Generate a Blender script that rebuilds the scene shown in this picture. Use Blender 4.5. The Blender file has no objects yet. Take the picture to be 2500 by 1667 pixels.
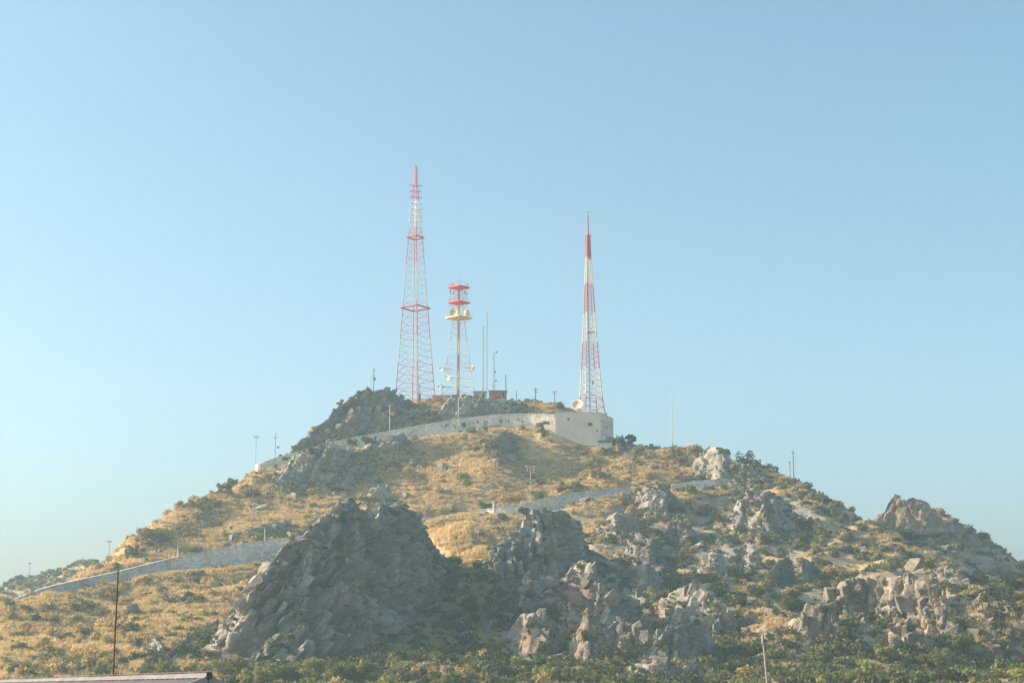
import bpy, bmesh, math, random
import numpy as np
from mathutils import Vector, Matrix, Euler, Quaternion

random.seed(7)
RNG = np.random.default_rng(11)
scene = bpy.context.scene
COL = scene.collection

# ------------------------------------------------------------------ camera
CAM = np.array([0.0, 0.0, 6.0])
PITCH = math.radians(11.5)
FPX = 60.0 / 36.0 * 2500.0
cam_d = bpy.data.cameras.new('camera')
cam_d.lens = 60.0
cam_d.sensor_width = 36.0
cam_d.clip_start = 0.5
cam_d.clip_end = 20000.0
cam = bpy.data.objects.new('camera', cam_d)
cam.location = CAM
cam.rotation_euler = (math.radians(90) + PITCH, 0, 0)
COL.objects.link(cam)
scene.camera = cam

# ------------------------------------------------------------------ light
SUN_EL = math.radians(23.5)
SUN_AZ = math.radians(-86.0)           # 0 = +Y (away from camera), negative = to the left
SUN_DIR = Vector((math.sin(SUN_AZ) * math.cos(SUN_EL), math.cos(SUN_AZ) * math.cos(SUN_EL), math.sin(SUN_EL)))
world = bpy.data.worlds.new('World')
scene.world = world
world.use_nodes = True
wn = world.node_tree
for n in list(wn.nodes):
    wn.nodes.remove(n)
sky = wn.nodes.new('ShaderNodeTexSky')
sky.sky_type = 'NISHITA'
sky.sun_disc = False
sky.sun_elevation = SUN_EL
sky.sun_rotation = SUN_AZ
sky.altitude = 200
sky.air_density = 1.0
sky.dust_density = 4.0
sky.ozone_density = 2.5
hs = wn.nodes.new('ShaderNodeHueSaturation')
hs.inputs['Saturation'].default_value = 1.02
hs.inputs['Hue'].default_value = 0.480
bg = wn.nodes.new('ShaderNodeBackground')
bg.inputs['Strength'].default_value = 0.122
wo = wn.nodes.new('ShaderNodeOutputWorld')
wn.links.new(sky.outputs[0], hs.inputs['Color'])
wn.links.new(hs.outputs[0], bg.inputs['Color'])
wn.links.new(bg.outputs[0], wo.inputs['Surface'])
sun_d = bpy.data.lights.new('sun', 'SUN')
sun_d.energy = 5.0
sun_d.angle = math.radians(0.5)
sun_d.color = (1.0, 0.82, 0.60)
sun = bpy.data.objects.new('sun', sun_d)
sun.rotation_euler = (-SUN_DIR).to_track_quat('-Z', 'Y').to_euler()
sun.location = (-200, 100, 200)
COL.objects.link(sun)
vs = scene.view_settings
vs.view_transform = 'Standard'
vs.look = 'None'
vs.exposure = 1.0
vs.gamma = 1.0
vs.use_curve_mapping = False
scene.render.engine = 'CYCLES'
scene.cycles.use_denoising = True
scene.cycles.max_bounces = 6
scene.cycles.diffuse_bounces = 3
scene.cycles.transmission_bounces = 3
scene.cycles.volume_bounces = 1
scene.cycles.transparent_max_bounces = 4

# ------------------------------------------------------------------ helpers
_c, _s = math.cos(PITCH), math.sin(PITCH)


def ray(px, py):
    u = (np.asarray(px, float) - 1250.0) / FPX
    v = (833.5 - np.asarray(py, float)) / FPX
    return u, _c - v * _s, _s + v * _c


def P(px, py, D):
    """World point at distance D (along +Y) on the line of sight of a photo position."""
    rx, ry, rz = ray(px, py)
    t = np.asarray(D, float) / ry
    return np.stack(np.broadcast_arrays(CAM[0] + rx * t, CAM[1] + ry * t, CAM[2] + rz * t), -1)


def V(px, py, D):
    return Vector(P(px, py, D))


def project(p):
    p = np.asarray(p, float) - CAM
    f = p[..., 1] * _c + p[..., 2] * _s
    u = p[..., 0] / f
    v = (-p[..., 1] * _s + p[..., 2] * _c) / f
    return 1250 + u * FPX, 833.5 - v * FPX


def fr(x):
    return x - np.floor(x)


def hsh(ix, iy, iz, k):
    h = (ix.astype(np.int64) * 374761393 + iy.astype(np.int64) * 668265263 + iz.astype(np.int64) * 2147483647 + k * 1274126177) & 0xFFFFFFFF
    h = ((h ^ (h >> 13)) * 1274126177) & 0xFFFFFFFF
    h = ((h ^ (h >> 16)) * 2246822519) & 0xFFFFFFFF
    h = h ^ (h >> 15)
    return (h & 0xFFFFFF) / float(0xFFFFFF)


def perlin(p, seed=0):
    i = np.floor(p)
    f = p - i
    i = i.astype(np.int64)
    w = f * f * f * (f * (f * 6 - 15) + 10)
    out = 0
    for dx in (0, 1):
        for dy in (0, 1):
            for dz in (0, 1):
                ax, ay, az = i[:, 0] + dx, i[:, 1] + dy, i[:, 2] + dz
                g = (hsh(ax, ay, az, seed) * 2 - 1) * (f[:, 0] - dx) + (hsh(ax, ay, az, seed + 1) * 2 - 1) * (f[:, 1] - dy) + (hsh(ax, ay, az, seed + 2) * 2 - 1) * (f[:, 2] - dz)
                wx = w[:, 0] if dx else 1 - w[:, 0]
                wy = w[:, 1] if dy else 1 - w[:, 1]
                wz = w[:, 2] if dz else 1 - w[:, 2]
                out = out + g * wx * wy * wz
    return out * 1.5


def fbm(p, octaves=4, seed=0, gain=0.5):
    a, s, out = 1.0, 1.0, 0
    for o in range(octaves):
        out = out + a * perlin(p * s + 17.3 * o, seed + 7 * o)
        a *= gain
        s *= 2.03
    return out


def worley(p, seed=0):
    """F1, F2, random value of the nearest cell, vector to its centre."""
    i = np.floor(p).astype(np.int64)
    n = len(p)
    f1 = np.full(n, 9.0)
    f2 = np.full(n, 9.0)
    rv = np.zeros(n)
    vec = np.zeros((n, 3))
    ids = np.zeros((n, 3))
    for dx in (-1, 0, 1):
        for dy in (-1, 0, 1):
            for dz in (-1, 0, 1):
                a, b, c = i[:, 0] + dx, i[:, 1] + dy, i[:, 2] + dz
                q = np.stack([a + hsh(a, b, c, seed), b + hsh(a, b, c, seed + 1), c + hsh(a, b, c, seed + 2)], 1)
                d = np.sqrt(((q - p) ** 2).sum(1))
                m = d < f1
                f2 = np.where(m, f1, np.minimum(f2, d))
                rv = np.where(m, hsh(a, b, c, seed + 3), rv)
                t = np.stack([hsh(a, b, c, seed + 4), hsh(a, b, c, seed + 5), hsh(a, b, c, seed + 6)], 1) - 0.5
                vec = np.where(m[:, None], p - q, vec)
                ids = np.where(m[:, None], t, ids)
                f1 = np.where(m, d, f1)
    return f1, f2, rv, (vec * ids).sum(1)


def link(o, parent=None):
    COL.objects.link(o)
    if parent is not None:
        o.parent = parent
    return o


def tag(o, label, cat, group=None):
    o['label'] = label
    o['category'] = cat
    if group:
        o['group'] = group
    return o


def empty(name, loc, label=None, cat=None, group=None, rot=(0, 0, 0)):
    o = bpy.data.objects.new(name, None)
    o.empty_display_size = 0.3
    o.location = loc
    o.rotation_euler = rot
    COL.objects.link(o)
    if label:
        tag(o, label, cat, group)
    return o


def mesh_np(name, verts, quads, mat, smooth=False, attrs=None):
    me = bpy.data.meshes.new(name)
    verts = np.asarray(verts, np.float32)
    quads = np.asarray(quads, np.int32)
    k = quads.shape[1]
    me.vertices.add(len(verts))
    me.vertices.foreach_set('co', verts.ravel())
    me.loops.add(quads.size)
    me.loops.foreach_set('vertex_index', quads.ravel())
    me.polygons.add(len(quads))
    me.polygons.foreach_set('loop_start', np.arange(0, quads.size, k, dtype=np.int32))
    if smooth:
        me.polygons.foreach_set('use_smooth', np.ones(len(quads), bool))
    for an, av in (attrs or {}).items():
        at = me.attributes.new(an, 'FLOAT', 'POINT')
        at.data.foreach_set('value', np.asarray(av, np.float32))
    me.update(calc_edges=True)
    me.validate()
    if mat:
        me.materials.append(mat)
    return me


class MB:
    """Collects simple solids into one mesh; materials by slot."""

    def __init__(self):
        self.v, self.f, self.m = [], [], []

    def add(self, vs_, fs_, mi=0):
        b = len(self.v)
        self.v += [tuple(v) for v in vs_]
        self.f += [tuple(b + i for i in f) for f in fs_]
        self.m += [mi] * len(fs_)
        return self

    def box(self, c, size, mi=0, rot=None):
        hx, hy, hz = size[0] / 2, size[1] / 2, size[2] / 2
        pts = [Vector((x, y, z)) for x in (-hx, hx) for y in (-hy, hy) for z in (-hz, hz)]
        if rot is not None:
            pts = [rot @ p for p in pts]
        c = Vector(c)
        return self.add([p + c for p in pts], [(0, 1, 3, 2), (4, 6, 7, 5), (0, 4, 5, 1), (2, 3, 7, 6), (0, 2, 6, 4), (1, 5, 7, 3)], mi)

    def tube(self, a, b, r0, r1=None, n=6, mi=0):
        a, b = Vector(a), Vector(b)
        r1 = r0 if r1 is None else r1
        d = (b - a)
        q = d.to_track_quat('Z', 'Y')
        vs_ = []
        for k in range(n):
            t = 2 * math.pi * k / n
            e = q @ Vector((math.cos(t), math.sin(t), 0))
            vs_ += [a + e * r0, b + e * r1]
        fs_ = [(2 * k, 2 * ((k + 1) % n), 2 * ((k + 1) % n) + 1, 2 * k + 1) for k in range(n)]
        fs_ += [tuple(2 * k for k in reversed(range(n))), tuple(2 * k + 1 for k in range(n))]
        return self.add(vs_, fs_, mi)

    def lathe(self, prof, axis_q, origin, n=16, mi=0):
        vs_, fs_ = [], []
        for (r, h) in prof:
            for k in range(n):
                t = 2 * math.pi * k / n
                vs_.append(Vector(origin) + axis_q @ Vector((r * math.cos(t), r * math.sin(t), h)))
        for j in range(len(prof) - 1):
            for k in range(n):
                a, b = j * n + k, j * n + (k + 1) % n
                fs_.append((a, b, b + n, a + n))
        return self.add(vs_, fs_, mi)

    def obj(self, name, mats, parent=None, smooth=False):
        me = bpy.data.meshes.new(name)
        me.from_pydata(self.v, [], self.f)
        if not isinstance(mats, (list, tuple)):
            mats = [mats]
        for m in mats:
            me.materials.append(m)
        me.polygons.foreach_set('material_index', np.array(self.m, np.int32))
        if smooth:
            me.polygons.foreach_set('use_smooth', np.ones(len(me.polygons), bool))
        me.update()
        o = bpy.data.objects.new(name, me)
        return link(o, parent)


# ------------------------------------------------------------------ materials
def newmat(name):
    m = bpy.data.materials.new(name)
    m.use_nodes = True
    nt = m.node_tree
    b = nt.nodes['Principled BSDF']
    b.inputs['Roughness'].default_value = 0.9
    b.inputs['Specular IOR Level'].default_value = 0.15
    return m, nt, b


def ramp(nt, stops):
    r = nt.nodes.new('ShaderNodeValToRGB')
    el = r.color_ramp.elements
    while len(el) < len(stops):
        el.new(0.5)
    for e, (p, c) in zip(el, stops):
        e.position = p
        e.color = (c[0], c[1], c[2], 1)
    return r


def noise(nt, scale, detail=4, rough=0.55, coord=None, dist=0.0):
    n = nt.nodes.new('ShaderNodeTexNoise')
    n.inputs['Scale'].default_value = scale
    n.inputs['Detail'].default_value = detail
    n.inputs['Roughness'].default_value = rough
    n.inputs['Distortion'].default_value = dist
    if coord:
        nt.links.new(coord, n.inputs['Vector'])
    return n


def mixc(nt, fac, a, b, blend='MIX'):
    m = nt.nodes.new('ShaderNodeMix')
    m.data_type = 'RGBA'
    m.blend_type = blend
    for sock, val in ((0, fac), (6, a), (7, b)):
        if hasattr(val, 'links'):
            nt.links.new(val, m.inputs[sock])
        elif sock == 0:
            m.inputs[0].default_value = val
        else:
            m.inputs[sock].default_value = (val[0], val[1], val[2], 1)
    return m.outputs[2]


def geo_pos(nt):
    return nt.nodes.new('ShaderNodeNewGeometry').outputs['Position']


def bump(nt, b, height, strength=0.5, dist=0.3):
    n = nt.nodes.new('ShaderNodeBump')
    n.inputs['Strength'].default_value = strength
    n.inputs['Distance'].default_value = dist
    nt.links.new(height, n.inputs['Height'])
    nt.links.new(n.outputs[0], b.inputs['Normal'])


def attr(nt, name):
    a = nt.nodes.new('ShaderNodeAttribute')
    a.attribute_name = name
    return a.outputs['Fac']


def mat_rock(name, dark, mid, light, rust=(0.27, 0.155, 0.10)):
    m, nt, b = newmat(name)
    pos = geo_pos(nt)
    n1 = noise(nt, 0.22, 6, 0.62, pos, 0.6)
    r1 = ramp(nt, [(0.3, dark), (0.5, mid), (0.72, light)])
    nt.links.new(n1.outputs['Fac'], r1.inputs[0])
    n2 = noise(nt, 2.4, 5, 0.7, pos)
    r2 = ramp(nt, [(0.35, (0.55, 0.55, 0.55)), (0.65, (1.25, 1.22, 1.18))])
    nt.links.new(n2.outputs['Fac'], r2.inputs[0])
    c = mixc(nt, 0.75, r1.outputs[0], r2.outputs[0], 'MULTIPLY')
    oi = nt.nodes.new('ShaderNodeObjectInfo')
    tn = nt.nodes.new('ShaderNodeMath')
    tn.operation = 'MULTIPLY_ADD'
    tn.inputs[1].default_value = 0.42
    tn.inputs[2].default_value = 0.78
    nt.links.new(oi.outputs['Random'], tn.inputs[0])
    t2_ = nt.nodes.new('ShaderNodeMath')
    t2_.operation = 'ADD'
    nt.links.new(tn.outputs[0], t2_.inputs[0])
    nt.links.new(attr(nt, 'tone'), t2_.inputs[1])
    cc = nt.nodes.new('ShaderNodeCombineColor')
    for q_ in range(3):
        nt.links.new(t2_.outputs[0], cc.inputs[q_])
    c = mixc(nt, 1.0, c, cc.outputs[0], 'MULTIPLY')
    n3 = noise(nt, 0.13, 5, 0.6, pos, 1.0)
    r3 = ramp(nt, [(0.60, (0, 0, 0)), (0.74, (0.4, 0.4, 0.4))])
    nt.links.new(n3.outputs['Fac'], r3.inputs[0])
    c = mixc(nt, r3.outputs[0], c, rust)
    c = mixc(nt, attr(nt, 'rust'), c, rust)
    n4 = noise(nt, 0.5, 5, 0.65, pos, 0.4)
    r4 = ramp(nt, [(0.60, (0, 0, 0)), (0.75, (0.7, 0.7, 0.7))])
    nt.links.new(n4.outputs['Fac'], r4.inputs[0])
    c = mixc(nt, r4.outputs[0], c, (0.15, 0.135, 0.075))
    nt.links.new(c, b.inputs['Base Color'])
    bump(nt, b, n2.outputs['Fac'], 0.55, 0.5)
    return m


M = {}
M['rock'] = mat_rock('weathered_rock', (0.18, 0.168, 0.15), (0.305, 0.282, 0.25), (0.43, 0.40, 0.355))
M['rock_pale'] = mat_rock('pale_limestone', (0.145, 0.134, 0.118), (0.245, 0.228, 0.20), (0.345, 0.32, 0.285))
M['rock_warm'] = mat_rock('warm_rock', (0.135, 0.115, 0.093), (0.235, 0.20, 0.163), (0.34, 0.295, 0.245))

m, nt, b = newmat('hill_soil')
pos = geo_pos(nt)
n1 = noise(nt, 0.10, 6, 0.6, pos, 0.4)
r1 = ramp(nt, [(0.30, (0.22, 0.17, 0.095)), (0.5, (0.42, 0.315, 0.16)), (0.68, (0.60, 0.465, 0.255))])
nt.links.new(n1.outputs['Fac'], r1.inputs[0])
n2 = noise(nt, 1.3, 5, 0.7, pos)
r2 = ramp(nt, [(0.33, (0.55, 0.55, 0.5)), (0.62, (1.2, 1.15, 1.1))])
nt.links.new(n2.outputs['Fac'], r2.inputs[0])
c = mixc(nt, 0.8, r1.outputs[0], r2.outputs[0], 'MULTIPLY')
n3 = noise(nt, 0.35, 5, 0.65, pos, 0.5)
r3 = ramp(nt, [(0.3, (0.16, 0.155, 0.145)), (0.6, (0.33, 0.31, 0.285))])
nt.links.new(n3.outputs['Fac'], r3.inputs[0])
rk = nt.nodes.new('ShaderNodeMath')
rk.operation = 'ADD'
nt.links.new(attr(nt, 'rocky'), rk.inputs[0])
rk2 = nt.nodes.new('ShaderNodeMath')
rk2.operation = 'MULTIPLY_ADD'
rk2.inputs[1].default_value = 1.6
rk2.inputs[2].default_value = -0.8
nt.links.new(n2.outputs['Fac'], rk2.inputs[0])
nt.links.new(rk2.outputs[0], rk.inputs[1])
rr = ramp(nt, [(0.42, (0, 0, 0)), (0.58, (1, 1, 1))])
nt.links.new(rk.outputs[0], rr.inputs[0])
c = mixc(nt, rr.outputs[0], c, r3.outputs[0])
nt.links.new(c, b.inputs['Base Color'])
bump(nt, b, n2.outputs['Fac'], 0.8, 0.6)
M['hill'] = m


def mat_leaf(name, c0, c1, trans=0.35):
    m = bpy.data.materials.new(name)
    m.use_nodes = True
    nt = m.node_tree
    for n in list(nt.nodes):
        nt.nodes.remove(n)
    out = nt.nodes.new('ShaderNodeOutputMaterial')
    oi = nt.nodes.new('ShaderNodeObjectInfo')
    g = nt.nodes.new('ShaderNodeNewGeometry')
    ad = nt.nodes.new('ShaderNodeMath')
    ad.operation = 'MULTIPLY_ADD'
    ad.inputs[1].default_value = 0.55
    nt.links.new(oi.outputs['Random'], ad.inputs[0])
    sc = nt.nodes.new('ShaderNodeMath')
    sc.operation = 'MULTIPLY'
    sc.inputs[1].default_value = 0.45
    nt.links.new(g.outputs['Random Per Island'], sc.inputs[0])
    nt.links.new(sc.outputs[0], ad.inputs[2])
    r = ramp(nt, [(0.1, c0), (0.9, c1)])
    nt.links.new(ad.outputs[0], r.inputs[0])
    d = nt.nodes.new('ShaderNodeBsdfDiffuse')
    t = nt.nodes.new('ShaderNodeBsdfTranslucent')
    nt.links.new(r.outputs[0], d.inputs['Color'])
    nt.links.new(r.outputs[0], t.inputs['Color'])
    mx = nt.nodes.new('ShaderNodeMixShader')
    mx.inputs[0].default_value = trans
    nt.links.new(d.outputs[0], mx.inputs[1])
    nt.links.new(t.outputs[0], mx.inputs[2])
    nt.links.new(mx.outputs[0], out.inputs['Surface'])
    return m


LEAF = {
    'gold': mat_leaf('dry_golden_leaf', (0.34, 0.245, 0.10), (0.56, 0.42, 0.19), 0.4),
    'straw': mat_leaf('dry_straw', (0.46, 0.33, 0.15), (0.74, 0.56, 0.29), 0.4),
    'olive': mat_leaf('olive_leaf', (0.12, 0.115, 0.055), (0.25, 0.225, 0.105)),
    'green': mat_leaf('green_leaf', (0.10, 0.12, 0.045), (0.19, 0.21, 0.075)),
    'lime': mat_leaf('yellow_green_leaf', (0.20, 0.22, 0.06), (0.34, 0.33, 0.10)),
    'dark': mat_leaf('dark_leaf', (0.055, 0.07, 0.042), (0.11, 0.12, 0.065)),
    'grey': mat_leaf('grey_twig', (0.16, 0.135, 0.105), (0.27, 0.23, 0.18), 0.15),
}


def mat_paint(name, col, rough=0.6, var=0.25, scale=1.5):
    m, nt, b = newmat(name)
    n = noise(nt, scale, 4, 0.6, geo_pos(nt))
    r = ramp(nt, [(0.3, tuple(x * (1 - var) for x in col)), (0.7, tuple(min(1, x * (1 + var * 0.4)) for x in col))])
    nt.links.new(n.outputs['Fac'], r.inputs[0])
    nt.links.new(r.outputs[0], b.inputs['Base Color'])
    b.inputs['Roughness'].default_value = rough
    return m


M['red'] = mat_paint('faded_red_tower_paint', (0.50, 0.13, 0.13))
M['bright_red'] = mat_paint('bright_red_platform_paint', (0.72, 0.035, 0.05))
M['backlit_white'] = mat_paint('backlit_white_tower_paint', (0.42, 0.40, 0.37))  # white paint; its grey look against the bright sky is put into the colour
M['white'] = mat_paint('white_tower_paint', (0.62, 0.54, 0.42))
M['cream'] = mat_paint('cream_dish_paint', (0.68, 0.55, 0.36))
M['steel'] = mat_paint('galvanised_steel', (0.30, 0.31, 0.32))
M['dark_steel'] = mat_paint('dark_steel', (0.09, 0.09, 0.095))
M['wood'] = mat_paint('pole_wood', (0.16, 0.125, 0.10))
M['bark'] = mat_paint('bark', (0.13, 0.10, 0.075))
M['concrete_pole'] = mat_paint('pale_pole', (0.50, 0.47, 0.42))
M['plaster'] = mat_paint('cream_plaster', (0.62, 0.57, 0.475), 0.9, 0.14, 0.35)
M['plaster_grey'] = mat_paint('grey_plaster', (0.46, 0.42, 0.36), 0.9, 0.2, 0.5)
M['ochre'] = mat_paint('ochre_trim', (0.60, 0.42, 0.17))
M['glass'] = mat_paint('window_dark', (0.05, 0.06, 0.075), 0.25)
M['brickred'] = mat_paint('brick_red_wall', (0.42, 0.16, 0.09), 0.9, 0.3, 0.8)
M['lamp_white'] = mat_paint('lamp_white', (0.80, 0.78, 0.74))
M['graffiti'] = mat_paint('faded_dark_paint', (0.13, 0.14, 0.17), 0.9)
M['graffiti_blue'] = mat_paint('faded_blue_paint', (0.30, 0.36, 0.44), 0.9)
M['rust_pipe'] = mat_paint('rusty_pipe', (0.10, 0.06, 0.045))
M['ridge_metal'] = mat_paint('ridge_cap_metal', (0.55, 0.52, 0.47), 0.5)
M['roof_metal'] = mat_paint('corrugated_sheet', (0.20, 0.19, 0.19), 0.6, 0.3, 3.0)


def mat_masonry(name, c0, c1, joint):
    m, nt, b = newmat(name)
    pos = geo_pos(nt)
    v = nt.nodes.new('ShaderNodeTexVoronoi')
    v.feature = 'DISTANCE_TO_EDGE'
    v.inputs['Scale'].default_value = 1.5
    v2 = nt.nodes.new('ShaderNodeTexVoronoi')
    v2.inputs['Scale'].default_value = 1.5
    for n in (v, v2):
        nt.links.new(pos, n.inputs['Vector'])
    sep = nt.nodes.new('ShaderNodeSeparateColor')
    nt.links.new(v2.outputs['Color'], sep.inputs[0])
    r = ramp(nt, [(0.1, c0), (0.9, c1)])
    nt.links.new(sep.outputs[0], r.inputs[0])
    rj = ramp(nt, [(0.02, (1, 1, 1)), (0.07, (0, 0, 0))])
    nt.links.new(v.outputs['Distance'], rj.inputs[0])
    c = mixc(nt, rj.outputs[0], r.outputs[0], joint)
    n = noise(nt, 0.25, 5, 0.6, pos)
    rn = ramp(nt, [(0.35, (0.72, 0.72, 0.74)), (0.65, (1.15, 1.12, 1.08))])
    nt.links.new(n.outputs['Fac'], rn.inputs[0])
    c = mixc(nt, 0.8, c, rn.outputs[0], 'MULTIPLY')
    nt.links.new(c, b.inputs['Base Color'])
    bump(nt, b, v.outputs['Distance'], 0.6, 0.2)
    return m


M['masonry_grey'] = mat_masonry('grey_stone_masonry', (0.46, 0.44, 0.41), (0.72, 0.69, 0.64), (0.56, 0.54, 0.50))
M['masonry_pale'] = mat_masonry('pale_stone_masonry', (0.58, 0.54, 0.46), (0.84, 0.78, 0.67), (0.68, 0.63, 0.55))

# ------------------------------------------------------------------ terrain
_PY = [700, 950, 1000, 1050, 1100, 1200, 1300, 1390, 1430, 1500, 1600, 1667]
_PD = [560, 520, 505, 492, 480, 455, 425, 400, 380, 345, 300, 270]


def dbase(py):
    return np.interp(py, _PY, _PD)


SKY_PX = [-700, -300, -100, 0, 100, 212, 244, 311, 397, 456, 512, 563, 626, 700, 770, 834, 898, 961, 1015, 1090, 1190, 1250, 1290, 1370, 1480, 1510, 1600, 1720, 1800, 1890, 1950, 2040, 2130,
          2160, 2200, 2266, 2300, 2350, 2400, 2440, 2500, 2700, 3100]
SKY_PY = [1640, 1570, 1500, 1478, 1458, 1396, 1370, 1326, 1266, 1232, 1222, 1188, 1166, 1118, 1062, 1010, 975, 972, 985, 988, 980, 990, 1008, 1014, 1022, 1104, 1104, 1104, 1132, 1172, 1194, 1244, 1285,
          1266, 1258, 1258, 1272, 1298, 1332, 1356, 1398, 1500, 1620]

ctrl = []


def cp(px, py, D, dz=0.0):
    p = P(px, py, D)
    p[2] += dz
    ctrl.append(p)


for _p in ((1350, 1056, 481), (1385, 1068, 481), (1420, 1079, 481), (1461, 1094, 480), (1500, 1098, 483), (1400, 1060, 497), (1450, 1062, 499), (1490, 1075, 501),
           (1060, 1330, 402), (1120, 1330, 388), (1185, 1330, 374), (1070, 1292, 420), (1130, 1285, 408), (1190, 1290, 398), (1110, 1370, 372), (1170, 1380, 360),
           (1350, 1100, 480), (1420, 1120, 479), (1480, 1132, 478), (1330, 1150, 477), (1420, 1165, 474), (1480, 1172, 470), (1200, 1090, 472), (1215, 1140, 462), (1280, 1130, 474), (1290, 1090, 482)):
    cp(*_p)
for px in [-500, -300, -120, 40, 160, 280, 400, 520, 640, 760, 880, 1000, 1120, 1240, 1360, 1480, 1600, 1720, 1840, 1960, 2060, 2130, 2210, 2300, 2400, 2500, 2650, 2900]:
    sy = float(np.interp(px, SKY_PX, SKY_PY))
    far = px > 2150
    ds = 500.0 if far else float(dbase(sy))

    rdg = float(np.interp(px, [2130, 2290, 2350, 2450, 2900], [1285, 1378, 1405, 1440, 1560]))

    def dd(py):
        if not far:
            return float(dbase(py))
        if py > rdg:
            return float(dbase(py))
        return float(np.interp(py, [sy, rdg], [ds, 458]))
    if far and px < 2450:
        cp(px, rdg, float(dbase(rdg)) + 2)
        cp(px, rdg + 22, float(dbase(rdg)) + 20)
    for py in [1667, 1600, 1530, 1460, 1400, 1340, 1280, 1220, 1160, 1110, 1060, 1020]:
        if py > sy + 22 and not (far and abs(py - rdg) < 16):
            D = dd(py)
            # gully between the two big crags
            D += 22 * math.exp(-((px - 1200) / 90.0) ** 2 - ((py - 1500) / 110.0) ** 2)
            # the golden saddle is flatter, the bowl under the building steeper
            D -= 44 * math.exp(-((px - 1120) / 80.0) ** 2 - ((py - 1372) / 45.0) ** 2)
            D += 8 * math.exp(-((px - 1340) / 100.0) ** 2 - ((py - 1160) / 35.0) ** 2)
            cp(px, py, D)
    cp(px, sy, ds)
    pz = P(px, sy, ds)
    flat = 24 if 850 < px < 1400 else 8
    for off, dz in ((flat, -0.5), (flat + 30, -12), (flat + 80, -36), (flat + 140, -60)):
        z = max(-2.0, pz[2] + dz)
        ctrl.append(np.array([pz[0] * (1 + off / ds * 0.5), pz[1] + off, z]))
    for D0, z0 in ((215, 3.0), (170, 0.5), (120, -1.5)):
        ctrl.append(np.array([(px - 1250) / FPX * D0, D0, z0]))
# the main ridge falls into a gully before the far knoll
for px, py, D in ((2080, 1300, 470), (2040, 1330, 500), (1990, 1290, 500)):
    cp(px, py, D)
# nearer spur at lower right
for px, py, D in ((2360, 1540, 300), (2420, 1500, 305), (2500, 1492, 305), (2600, 1500, 305), (2450, 1545, 335), (2550, 1545, 335), (2450, 1600, 270), (2500, 1660, 245)):
    cp(px, py, D)
# golden saddle between the low mound and the right-hand ridge
for px, py, D in ((1760, 1478, 335), (1850, 1530, 322), (1930, 1500, 325), (1840, 1500, 350)):
    cp(px, py, D)
ctrl = np.array(ctrl)
# drop near duplicates
keep = []
for i, p in enumerate(ctrl):
    if all((p[0] - ctrl[j][0]) ** 2 + (p[1] - ctrl[j][1]) ** 2 > 9.0 for j in keep):
        keep.append(i)
ctrl = ctrl[keep]


def tps_fit(pts, lam=6.0):
    xy = pts[:, :2] / 100.0
    n = len(xy)
    r2 = ((xy[:, None, :] - xy[None, :, :]) ** 2).sum(-1)
    K = np.where(r2 > 0, 0.5 * r2 * np.log(np.maximum(r2, 1e-12)), 0)
    A = np.zeros((n + 3, n + 3))
    A[:n, :n] = K + lam * 1e-4 * np.eye(n)
    A[:n, n] = 1
    A[:n, n + 1:] = xy
    A[n, :n] = 1
    A[n + 1:, :n] = xy.T
    rhs = np.zeros(n + 3)
    rhs[:n] = pts[:, 2]
    return xy, np.linalg.solve(A, rhs)


def tps_eval(fit, X, Y):
    xy, w = fit
    q = np.stack([X.ravel(), Y.ravel()], 1) / 100.0
    out = w[len(xy)] + q @ w[len(xy) + 1:]
    for i in range(len(xy)):
        r2 = ((q - xy[i]) ** 2).sum(1)
        out += w[i] * 0.5 * r2 * np.log(np.maximum(r2, 1e-12))
    return out.reshape(X.shape)


GX0, GX1, GY0, GY1, GS = -270.0, 330.0, 130.0, 660.0, 0.8
fit = tps_fit(ctrl)
cx = np.arange(GX0, GX1 + 4, 4.0)
cy = np.arange(GY0, GY1 + 4, 4.0)
CXX, CYY = np.meshgrid(cx, cy)
CZ = tps_eval(fit, CXX, CYY)
gx = np.arange(GX0, GX1, GS)
gy = np.arange(GY0, GY1, GS)
GXX, GYY = np.meshgrid(gx, gy)


def bil(arr, x0, y0, s, X, Y):
    fx = np.clip((X - x0) / s, 0, arr.shape[1] - 1.001)
    fy = np.clip((Y - y0) / s, 0, arr.shape[0] - 1.001)
    ix, iy = fx.astype(int), fy.astype(int)
    tx, ty = fx - ix, fy - iy
    return (arr[iy, ix] * (1 - tx) + arr[iy, ix + 1] * tx) * (1 - ty) + (arr[iy + 1, ix] * (1 - tx) + arr[iy + 1, ix + 1] * tx) * ty


GZ = bil(CZ, GX0, GY0, 4.0, GXX, GYY)

# road walls: (px, py of the top, py of the foot)
WALL_A = [(30, 1465, 1484), (60, 1453, 1480), (100, 1437, 1476), (150, 1425, 1466), (205, 1413, 1450), (291, 1395, 1434), (370, 1375, 1416), (433, 1360, 1404), (520, 1343, 1396), (590, 1328, 1388), (645, 1320, 1377), (700, 1313, 1364),
          (800, 1304, 1345), (900, 1289, 1322), (1031, 1267, 1288), (1080, 1260, 1274), (1120, 1253, 1262), (1150, 1250, 1257), (1209, 1240, 1264), (1255, 1234, 1266), (1289, 1227, 1264), (1357, 1211, 1250), (1424, 1200, 1237), (1480, 1196, 1226), (1540, 1190, 1216)]
WALL_A2 = [(1640, 1184, 1212), (1691, 1175, 1206), (1753, 1171, 1198), (1790, 1170, 1190)]
WALL_B = [(632, 1150, 1166), (625, 1141, 1160), (630, 1135, 1162), (653, 1124, 1158), (702, 1109, 1146), (760, 1094, 1130), (834, 1074, 1110), (908, 1060, 1096), (961, 1050, 1086), (1002, 1043, 1080), (1060, 1033, 1072), (1122, 1023, 1066),
          (1184, 1015, 1056), (1230, 1012, 1052), (1277, 1010, 1052), (1320, 1011, 1056), (1362, 1013, 1060)]


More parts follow.
